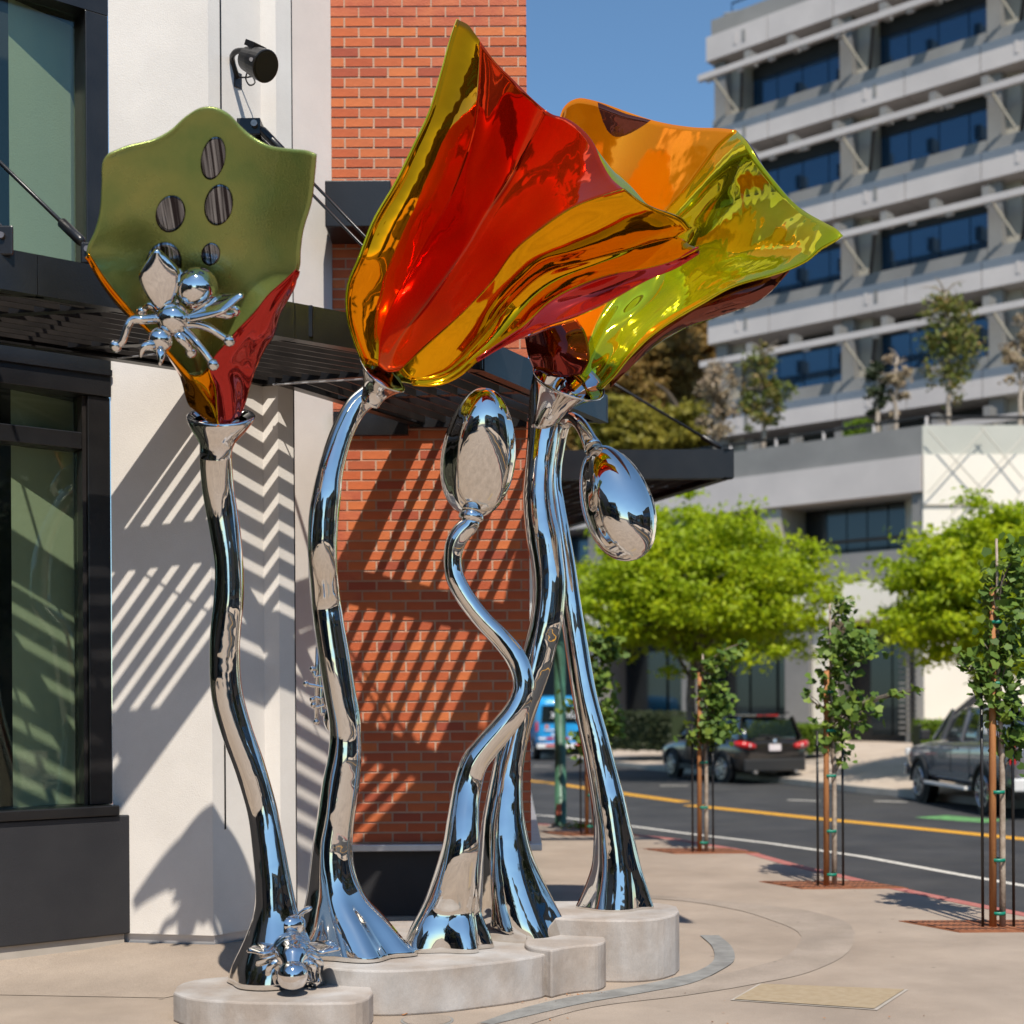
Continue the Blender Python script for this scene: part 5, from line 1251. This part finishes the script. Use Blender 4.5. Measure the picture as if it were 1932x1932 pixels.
sapling('ginkgo sapling in front of the dark parked car, thin crown', 1325, 1608, 2.5,
        [(1375,1235,26,18,1.6),(1350,1260,30,28,3),(1345,1300,28,30,3),(1360,1330,34,26,3),(1330,1375,34,26,3),(1360,1375,40,24,3),(1325,1395,44,16,2),(1400,1215,14,8,.6),(1345,1345,30,30,2)], 23, 0, 620, stake_h=2.2, ls=0.045)
sapling('ginkgo sapling half hidden behind the leaning chrome stem', 1112, 1575, 2.9,
        [(1130,1230,34,34,3),(1150,1225,26,28,2),(1125,1290,34,30,3),(1140,1340,36,30,3),(1110,1400,36,30,3),(1150,1370,24,24,2),(1080,1330,26,20,1.2)], 24, 0, 620, stake_h=2.1, ls=0.05)

# green lamp post
lb = G(1058, 1560, 0.0)
lp = thing('lamp_post', 'round green painted lamp post standing by the kerb behind the stems', 'lamp post', tuple(lb))
MB().tube([lb, lb + Vector((0,0,0.03)), lb + Vector((0,0,0.04)), lb + Vector((0,0,3.1)), lb + Vector((0,0,6.6))], [0.12,0.12,0.088,0.082,0.065], n=20).build('post', M['lamp_green'], lp, smooth=True)
MB().tube([lb + Vector((0,0,-0.01)), lb + Vector((0,0,0.02))], 0.19, n=20).build('base_plate', M['plinth'], lp)
for k in range(4):
    a = k*PI/2+.6; MB().tube([lb + Vector((math.cos(a)*.15,S(a)*.15,0)), lb + Vector((math.cos(a)*.15,S(a)*.15,.06))], 0.016, n=8).build('anchor_bolt', M['bolt'], lp)
MB().beam(lb + Vector((-.03,-.088,.18)), lb + Vector((-.03,-.088,.34)), 0.07, 0.012, up=(0,1,0)).build('red_sticker', mat('faded_red_sticker', (0.55,0.14,0.08), 0.6), lp)
tf = G(1096, 1563, 0)
N = 260; cen = np.array([tf.x, tf.y, 0.03]) + rng.normal(size=(N,3))*np.array([.12,.10,.03])
o = leaves('weed_tuft', cen, rng.normal(size=(N,3))+np.array([0,-1,0]), 0.035*(0.5+rng.random(N)), M['leaf_hedge'], None, rng.random(N), aspect=.2)
tag(o, 'small tuft of green weeds growing at the grate behind the stem', 'weeds')

# ================================================================== VEHICLES (built at the origin, heading +Y)
M['car_black'] = mat('dark_bronze_car_paint', (0.022, 0.019, 0.019), 0.22, 0.3, coat=1.0, col2=(0.028,0.024,0.022), scale=3)
M['car_grey'] = mat('grey_car_paint', (0.20, 0.20, 0.225), 0.25, 0.4, coat=1.0, col2=(0.22,0.22,0.24), scale=3)
M['car_silver'] = mat('silver_car_paint', (0.50, 0.49, 0.48), 0.28, 0.4, coat=1.0, col2=(0.54,0.53,0.51), scale=3)
M['van_blue'] = mat('sky_blue_van_paint', (0.02, 0.33, 0.72), 0.35, coat=0.6, col2=(0.02,0.30,0.66), scale=2)
M['tyre'] = mat('tyre_rubber', (0.014,0.014,0.014), 0.8, bump=0.3, bscale=60)
M['rim'] = mat('alloy_wheel', (0.62,0.62,0.64), 0.25, 0.9)
M['plastic'] = mat('black_trim_plastic', (0.02,0.02,0.021), 0.6)
M['red_lens'] = mat('red_lamp_lens', (0.50,0.012,0.012), 0.15, coat=0.8)
M['clear_lens'] = mat('clear_lamp_lens', (0.75,0.75,0.74), 0.15, coat=0.8)
M['plate'] = mat('licence_plate', (0.72,0.70,0.70), 0.5, col2=(0.62,0.52,0.55), scale=25)
M['white_mark'] = mat('white_vinyl', (0.78,0.80,0.82), 0.5)
def loft(name, sts, m, parent, sub=1):
    """sts: list of (y, [(half_width, z), ...]) from rear to front"""
    b = MB(); K_ = len(sts[0][1]); v = []
    for y, ring in sts:
        v += [(w, y, z) for w, z in ring] + [(-w, y, z) for w, z in ring[::-1]]
    n = 2*K_; m_ = len(sts)
    f = [(i*n+k, (i+1)*n+k, (i+1)*n+(k+1)%n, i*n+(k+1)%n) for i in range(m_-1) for k in range(n)]
    f += [tuple(range(n)), tuple((m_-1)*n+k for k in range(n))[::-1]]
    b.add(v, f); o = b.build(name, m, parent, smooth=True, world=False, sub=sub)
    bm = bmesh.new(); bm.from_mesh(o.data); bmesh.ops.recalc_face_normals(bm, faces=bm.faces); bm.to_mesh(o.data); bm.free()
    return o
def wheel(root, x, y, r, w):
    s_ = 1 if x > 0 else -1
    def ax(b): return b
    b = MB().tube([(x-s_*w, y, r), (x-s_*w*0.9, y, r), (x-s_*0.02, y, r), (x, y, r)], [r*.90, r, r, r*.90], n=30); o = b.build('wheel', M['tyre'], root, smooth=False, world=False)
    b = MB().tube([(x+s_*0.002, y, r), (x+s_*0.006, y, r)], [r*.70, r*.68], n=30); b.build('wheel_dish', M['plastic'], o, world=False)
    b = MB()
    for k in range(7):
        a = 2*PI*k/7; b.beam((x+s_*.012, y, r), (x+s_*.012, y+math.cos(a)*r*.66, r+S(a)*r*.66), r*.13, 0.014, up=(1,0,0))
    b.tube([(x+s_*.003,y,r),(x+s_*.02,y,r)], r*.16, n=14)
    tor = [(x+s_*.012, y+math.cos(2*PI*k/30)*r*.66, r+S(2*PI*k/30)*r*.66) for k in range(31)]; b.tube(tor, r*.045, n=6, cap=False)
    b.build('rim', M['rim'], o, smooth=False, world=False)
    b = MB(); arc = [(x-s_*.015, y+math.cos(PI*k/16)*r*1.17, r*0.98+S(PI*k/16)*r*1.17) for k in range(17)]; b.tube(arc, r*.11, n=8); b.build('wheel_arch', M['plastic'], root, smooth=True, world=False)
    MB().tube([(x-s_*.10, y, r*1.02), (x-s_*.035, y, r*1.02)], r*1.15, n=28).build('wheel_well', M['tower_dark'], root, world=False)
def quad(name, pts, m, root, th=0.012):
    a, b, c, d = [Vector(p) for p in pts]; n = (b-a).cross(d-a).normalized()*th
    v = [a,b,c,d,a+n,b+n,c+n,d+n]
    return MB().add(v, [(0,3,2,1),(4,5,6,7),(0,1,5,4),(1,2,6,5),(2,3,7,6),(3,0,4,7)]).build(name, m, root, world=False)

def suv(root):
    Wd = 0.93
    def ring(wl, z0, zb, zt): return [(wl*0.0, z0), (wl*.80, z0), (wl*.97, z0+.10), (wl, z0+(zb-z0)*.55), (wl*.985, zb-.06), (wl*.93, zb), (0, zt)]
    st = [(-2.30, ring(.80,.42,.86,.90)), (-2.27, ring(.90,.30,1.02,1.05)), (-2.10, ring(.93,.26,1.06,1.09)), (-1.4, ring(.94,.25,1.06,1.09)), (0, ring(.94,.24,1.04,1.07)), (.9, ring(.94,.24,1.02,1.05)), (1.25, ring(.93,.24,1.0,1.06)), (2.0, ring(.90,.25,.90,.96)), (2.3, ring(.84,.30,.80,.84)), (2.38, ring(.72,.40,.70,.74))]
    loft('body', st, M['car_black'], root)
    def gr(w, z0, z1, wt): return [(w, z0), (w*.97, z0+.05), (wt, z1-.05), (wt*.9, z1), (0, z1+.03)]
    st = [(-2.16, gr(.82,1.0,1.12,.80)), (-1.98, gr(.85,1.0,1.42,.72)), (-1.75, gr(.86,1.0,1.60,.68)), (-.8, gr(.87,1.0,1.64,.69)), (.2, gr(.86,1.0,1.60,.68)), (.75, gr(.84,1.0,1.30,.74)), (1.2, gr(.82,1.0,1.06,.80))]
    loft('greenhouse', st, M['car_glass'], root)
    st = [(-2.12,[(.66,1.575),(.66,1.60),(0,1.63)]), (-1.7,[(.69,1.60),(.68,1.655),(0,1.68)]), (-.8,[(.71,1.62),(.70,1.675),(0,1.70)]), (.1,[(.69,1.58),(.68,1.625),(0,1.66)]), (.35,[(.66,1.52),(.65,1.55),(0,1.58)])]
    loft('roof', st, M['car_black'], root)
    for s_ in (-1, 1):
        MB().beam((s_*.86,-2.06,1.05),(s_*.70,-1.88,1.60),.05,.16,up=(0,1,0)).build('pillar', M['car_black'], root, world=False)
        MB().beam((s_*.885,-1.0,1.03),(s_*.715,-1.0,1.62),.03,.08,up=(0,1,0)).build('pillar', M['car_black'], root, world=False)
        MB().beam((s_*.885,-.02,1.03),(s_*.715,-.02,1.61),.03,.08,up=(0,1,0)).build('pillar', M['car_black'], root, world=False)
        MB().beam((s_*.84,1.1,1.04),(s_*.69,.28,1.58),.05,.07,up=(0,1,0)).build('pillar', M['car_black'], root, world=False)
        MB().tube([(s_*.69,-1.8,1.70),(s_*.70,-.8,1.73),(s_*.69,.1,1.69)],.018,n=6).build('roof_rail', M['plastic'], root, world=False)
        b = MB().tube(crom([(s_*.52,-2.325,.90,),(s_*.72,-2.315,.93),(s_*.90,-2.22,.96),(s_*.955,-1.98,.98)],10),[.05,.07,.085,.09,.09,.09,.085,.07,.05,.02],n=10); b.build('tail_light', M['red_lens'], root, smooth=True, world=False)
        MB().ball((s_*.70,-2.40,.93),.045,n=10,m=6,sc3=(1,.5,1)).build('reverse_lamp', M['clear_lens'], root, smooth=True, world=False)
        quad('reflector', [(s_*.62-.09,-2.335,.52),(s_*.62+.09,-2.335,.52),(s_*.62+.09,-2.335,.555),(s_*.62-.09,-2.335,.555)], M['red_lens'], root)
        MB().beam((s_*1.0,.62,1.08),(s_*1.12,.60,1.08),.12,.13).build('mirror', M['car_black'], root, world=False, bevel=.03)
        for y in (-.75,.25): MB().beam((s_*.948,y,.93),(s_*.948,y+.2,.93),.03,.03).build('door_handle', M['rim'], root, world=False)
        MB().beam((s_*.945,-1.3,.34),(s_*.945,.9,.34),.04,.12).build('side_skirt', M['plastic'], root, world=False)
        for y in (-1.42, 1.43): wheel(root, s_*.955, y, .36, .25)
        MB().tube([(s_*.55,-2.40,.30),(s_*.55,-2.2,.30)],.045,n=10).build('exhaust_tip', M['rim'], root, world=False)
    MB().beam((-.82,-2.325,.46),(.82,-2.325,.46),.08,.30).build('bumper', M['plastic'], root, world=False, bevel=.03)
    quad('licence_plate', [(-.16,-2.335,.80),(.16,-2.335,.80),(.16,-2.325,.96),(-.16,-2.325,.96)], M['plate'], root, th=.01)
    MB().beam((-.28,-1.97,1.635),(.28,-1.97,1.635),.05,.05).build('brake_light', M['red_lens'], root, world=False)
    quad('rear_window', [(-.66,-2.19,1.12),(.66,-2.19,1.12),(.60,-1.98,1.54),(-.60,-1.98,1.54)], M['car_glass'], root)
    b = MB().tube([(0,-2.31,1.04),(0,-2.335,1.04)],.05,n=20); b.build('badge', M['rim'], root, world=False)
    for (a_, m_) in ((0,'van_blue'),(1,'white_mark'),(2,'van_blue'),(3,'white_mark')):
        v = [(0,-2.337,1.04)] + [(.036*math.cos(a_*PI/2+j*PI/12),-2.337,1.04+.036*S(a_*PI/2+j*PI/12)) for j in range(7)]
        MB().add(v, [tuple(range(8))]).build('badge_quarter', M[m_], root, world=False)
    MB().beam((.18,-2.22,1.14),(-.35,-2.22,1.17),.015,.03).build('wiper', M['plastic'], root, world=False)

def pickup(root, paint, avalanche=True):
    m = M[paint]
    def ring(wl, z0, zb, zt): return [(0, z0), (wl*.85, z0), (wl*.98, z0+.10), (wl, z0+(zb-z0)*.5), (wl*.985, zb-.05), (wl*.94, zb), (0, zt)]
    st = [(-2.75, ring(.90,.55,1.22,1.23)), (-2.70, ring(.97,.45,1.30,1.30)), (-1.5, ring(1.0,.42,1.30,1.30)), (0, ring(1.0,.42,1.24,1.26)), (1.2, ring(1.0,.42,1.20,1.26)), (1.6, ring(.99,.42,1.18,1.25)), (2.4, ring(.96,.45,1.10,1.18)), (2.68, ring(.92,.5,1.02,1.08)), (2.74, ring(.84,.6,.90,.95))]
    loft('body', st, m, root)
    def gr(w, z0, z1, wt): return [(w, z0), (w*.97, z0+.05), (wt, z1-.06), (wt*.9, z1), (0, z1+.02)]
    st = [(-1.30, gr(.90,1.2,1.32,.86)), (-1.05, gr(.91,1.2,1.80,.74)), (-.6, gr(.91,1.2,1.86,.74)), (.3, gr(.91,1.2,1.86,.74)), (.75, gr(.90,1.2,1.66,.76)), (1.35, gr(.88,1.2,1.27,.84))]
    loft('greenhouse', st, M['car_glass'], root)
    st = [(-1.25,[(.68,1.78),(.68,1.81),(0,1.83)]), (-.9,[(.75,1.80),(.73,1.86),(0,1.89)]), (0,[(.75,1.82),(.73,1.88),(0,1.91)]), (.5,[(.72,1.76),(.71,1.81),(0,1.84)])]
    loft('roof', st, m, root)
    for s_ in (-1, 1):
        for (y0, y1, w) in ((-1.28,-1.02,.20),(-.32,-.32,.10),(.62,.45,.08),(1.12,.50,.07)):
            MB().beam((s_*.90,y0,1.24),(s_*.75,y1,1.80),.05,w,up=(0,1,0)).build('pillar', m, root, world=False)
        if avalanche:
            v0 = MB().add([(s_*.93,-2.1,1.28),(s_*.93,-1.1,1.28),(s_*.78,-1.0,1.84),(s_*.78,-1.35,1.80),(s_*.84,-2.1,1.28),(s_*.84,-1.1,1.28),(s_*.70,-1.0,1.84),(s_*.70,-1.35,1.80)], [(0,1,2,3),(7,6,5,4),(0,4,5,1),(1,5,6,2),(2,6,7,3),(3,7,4,0)]); v0.build('sail_panel', m, root, world=False)
            quad('quarter_glass', [(s_*.925,-1.62,1.40),(s_*.925,-1.42,1.40),(s_*.875,-1.30,1.62),(s_*.875,-1.40,1.62)][::1 if s_>0 else -1], M['clear_lens'], root)
        MB().beam((s_*1.03,1.0,1.33),(s_*1.22,.98,1.33),.13,.20).build('mirror', M['plastic'], root, world=False, bevel=.03)
        for y in (-.15,.72): MB().beam((s_*1.008,y-.2,1.12),(s_*1.008,y,1.12),.03,.035).build('door_handle', M['rim'], root, world=False)
        for y in (-.95,-.02,.98): MB().beam((s_*1.001,y,.55),(s_*1.001,y,1.2),.006,.012,up=(0,1,0)).build('door_seam', M['plastic'], root, world=False)
        MB().beam((s_*1.02,-1.0,.42),(s_*1.02,1.15,.42),.16,.07).build('running_board', M['clear_lens'], root, world=False, bevel=.02)
        MB().beam((s_*1.008,-1.0,.62),(s_*1.008,1.1,.62),.02,.10).build('cladding', M['rim'] if False else m, root, world=False)
        MB().beam((s_*.93,-2.73,.92),(s_*.93,-2.73,1.24),.10,.06,up=(0,1,0)).build('tail_light', M['red_lens'], root, world=False)
        MB().beam((s_*.80,2.72,.88),(s_*.80,2.72,1.02),.26,.08,up=(0,1,0)).build('headlight', M['clear_lens'], root, world=False, bevel=.02)
        for y in (-1.66, 1.66): wheel(root, s_*1.015, y, .41, .28)
    MB().beam((-.95,2.76,.60),(.95,2.76,.60),.12,.22).build('front_bumper', M['rim'], root, world=False, bevel=.03)
    MB().beam((-.95,-2.80,.58),(.95,-2.80,.58),.12,.22).build('rear_bumper', M['clear_lens'], root, world=False, bevel=.03)
    quad('grille', [(-.55,2.765,.82),(.55,2.765,.82),(.55,2.765,1.02),(-.55,2.765,1.02)][::-1], M['plastic'], root)

v1 = thing('parked_car', 'dark sport utility car seen from behind, parked at the far kerb', 'car', (0,0,0)); suv(v1)
v1.location = (5.52, 36.2, -0.146); v1.rotation_euler = (0,0,R(19))
v2 = thing('pickup_truck', 'grey crew cab pickup truck with chrome wheels parked at the far kerb, right', 'pickup truck', (0,0,0)); pickup(v2, 'car_grey')
v2.location = (9.04, 26.2, -0.146); v2.rotation_euler = (0,0,R(2.6))
v3 = thing('pickup_truck', 'silver pickup truck cut by the right edge, with its red tail lamp showing', 'pickup truck', (0,0,0)); pickup(v3, 'car_silver', False)
v3.location = (10.3, 19.6, -0.146); v3.rotation_euler = (0,0,R(0))

vn = thing('parked_van', 'bright blue service van seen from behind beyond the brick pier', 'van', (0,0,0))
def vring(w, z0, z1, k=.9): return [(0, z0), (w*.9, z0), (w, z0+.12), (w, z0+(z1-z0)*.5), (w*.97, z1*.8), (w*k, z1-.05), (w*.7, z1), (0, z1+.02)]
loft('body', [(-2.4,vring(.94,.45,2.05)),(-2.36,vring(1.0,.40,2.18)),(0,vring(1.01,.38,2.22)),(1.2,vring(1.0,.38,2.2)),(1.75,vring(.98,.38,1.75,.8)),(2.5,vring(.93,.42,1.15)),(2.65,vring(.8,.5,.9))], M['van_blue'], vn)
quad('rear_window', [(-.82,-2.41,1.30),(.82,-2.41,1.30),(.78,-2.40,1.88),(-.78,-2.40,1.88)], M['car_glass'], vn, .02)
quad('door_seam', [(-.008,-2.415,.5),(.008,-2.415,.5),(.008,-2.41,2.0),(-.008,-2.41,2.0)], M['plastic'], vn, .02)
MB().beam((-.98,-2.48,.50),(.98,-2.48,.50),.16,.16).build('bumper', M['clear_lens'], vn, world=False, bevel=.02)
for i in range(7): 
    quad('reflective_strip', [(-.9+.26*i,-2.42,.72),(-.66+.26*i-.0,-2.42,.72),(-.66+.26*i,-2.42,.79),(-.9+.26*i,-2.42,.79)], M['red_lens' if i % 2 else 'clear_lens'], vn, .012)
for s_ in (-1,1):
    MB().beam((s_*.965,-2.40,1.0),(s_*.965,-2.40,1.32),.08,.08,up=(0,1,0)).build('tail_light', M['red_lens'], vn, world=False)
    quad('red_reflector', [(s_*.5-.18,-2.565,.48),(s_*.5+.18,-2.565,.48),(s_*.5+.18,-2.565,.56),(s_*.5-.18,-2.565,.56)], M['red_lens'], vn)
    for y in (-1.5, 1.5): wheel(vn, s_*1.0, y, .36, .25)
MB().tube([(-.62,-2.40,1.16),(-.62,-2.42,1.16)],.06,n=16).build('orange_sticker', mat('orange_sticker',(0.75,0.22,0.03),.5), vn, world=False)
quad('small_print_line', [(-.70,-2.422,1.02),(-.22,-2.422,1.02),(-.22,-2.422,1.06),(-.70,-2.422,1.06)], M['white_mark'], vn)
MB().tube([(-.42,-2.40,.88),(-.42,-2.42,.88)],.045,n=16).build('door_lock', M['white_mark'], vn, world=False)
tcu = bpy.data.curves.new('van_lettering', 'FONT'); tcu.body = 'xfinity'; tcu.size = 0.44; tcu.extrude = 0.004; tcu.align_x = 'CENTER'
tob = bpy.data.objects.new('van_lettering', tcu); COL.objects.link(tob)
dg = bpy.context.evaluated_depsgraph_get(); me = bpy.data.meshes.new_from_object(tob.evaluated_get(dg)); bpy.data.objects.remove(tob)
me.materials.clear(); me.materials.append(M['white_mark'])
lo = link('lettering', me, vn, world=False); lo.location = (0.05,-2.435,1.45); lo.rotation_euler = (PI/2,0,0)
vn.location = (1.55, 51.0, -0.146); vn.rotation_euler = (0,0,R(6))

# ================================================================== ACROSS THE PLAZA, BEHIND THE CAMERA (mirrored in the chrome)
M['brown_wall'] = mat('brown_rendered_wall', (0.10,0.085,0.07), 0.8, col2=(0.14,0.12,0.10), scale=1)
def opp(lab, x0, x1, y0, y1, h, m, nw, face='y'):
    r_ = thing('opposite_building', lab, 'building', ((x0+x1)/2, y1, 0))
    MB().box(x0, x1, y0, y1, -0.1, h).build('wall', m, r_)
    fl = int(h//3.6)
    for f in range(fl):
        for k in range(nw):
            w = (x1-x0)/nw; MB().box(x0+w*k+w*.15, x0+w*(k+1)-w*.15, y1+.002, y1+.05, f*3.6+.9, f*3.6+2.9).build('window_pane', M['office_glass'], r_)
    MB().box(x0-.2, x1+.2, y1+.003, y1+.35, h-.5, h+.2).build('cornice', M['tower_beige'], r_)
opp('dark brown three storey building across the plaza behind the viewer', -34, -6, -34, -24, 11.5, M['brown_wall'], 8)
opp('beige building across the junction behind the viewer', 12, 44, -44, -34, 11.5, M['tower_beige'], 8)
opp('dark glass fronted block along the left side of the plaza', -30, -17, -22, 0, 12.5, M['charcoal'], 5)
for (a_, b__, hh, lab) in ((-26, -6, 9.5, 'brown shop building across the street, furthest back on the right'), (-4, 14, 11.5, 'taller brown shop building across the street on the right')):
    r_ = thing('opposite_building', lab, 'building', (27, (a_+b__)/2, 0))
    MB().box(24, 36, a_, b__, -0.1, hh).build('wall', M['brown_wall'], r_)
    for f in range(int(hh//3.4)):
        y = a_ + 1
        while y < b__-2:
            MB().box(23.95, 23.998, y, y+1.8, f*3.4+.8, f*3.4+2.7).build('window_pane', M['office_glass'], r_); y += 2.8
for i, (x, y, h, r) in enumerate(((-12,-9,3.8,2.6),(-16,-3,4.4,3.0),(-5,-21,4.8,3.0),(10,-17,4.4,2.8),(17,-3,4.6,3.0),(17,8,4.2,2.6),(21,17,4.3,2.8))):
    r_ = thing('plaza_tree', ['leafy tree nearest the corner on the left side of the plaza','leafy tree furthest left before the glass fronted block','tallest leafy tree in front of the brown three storey building','leafy tree behind the viewer near the kerb','large leafy tree across the street beside the viewer','leafy tree across the street ahead of the tall shop building','leafy tree across the street furthest ahead'][i], 'tree', (x,y,0), 'trees around the junction, out of frame')
    limbs('trunk', (x,y,-.1), (x,y,h), 0.14, r*.7, 9, M['bark'], r_, 130+i)
    crown('crown', (x,y,h+.4), (r,r,r*.75), M['leaf_dark'], r_, nclump=70, per=60, cs=.13, ls=.13, seed=140+i, shell=.3)

N = 170; g = np.random.default_rng(5); pts = []
for (u0, v0, u1, v1, n_, sp) in ((330,1921,700,1932,34,.05),(700,1904,1040,1890,46,.05),(1050,1880,1140,1874,14,.03),(1150,1852,1280,1844,14,.03),(1240,1588,1900,1716,40,.12),(900,1900,1900,1930,22,.5)):
    for k in range(n_):
        t = g.random(); p = G(u0+(u1-u0)*t, v0+(v1-v0)*t, 0.0); pts.append((p.x + g.normal()*sp, p.y + g.normal()*sp*0.6 - .01, 0.007 + g.random()*0.004))
cen = np.array(pts); o = leaves('leaf_litter', cen, g.normal(size=(len(cen),3))*0.25 + np.array([0,0,1]), 0.010*(0.4+g.random(len(cen))), M['stake'], None, g.random(len(cen)), aspect=.5)
o['kind'] = 'stuff'; o['label'] = 'specks of dry leaf and grit scattered at the plinth feet and along the kerb'; o['category'] = 'leaf litter'
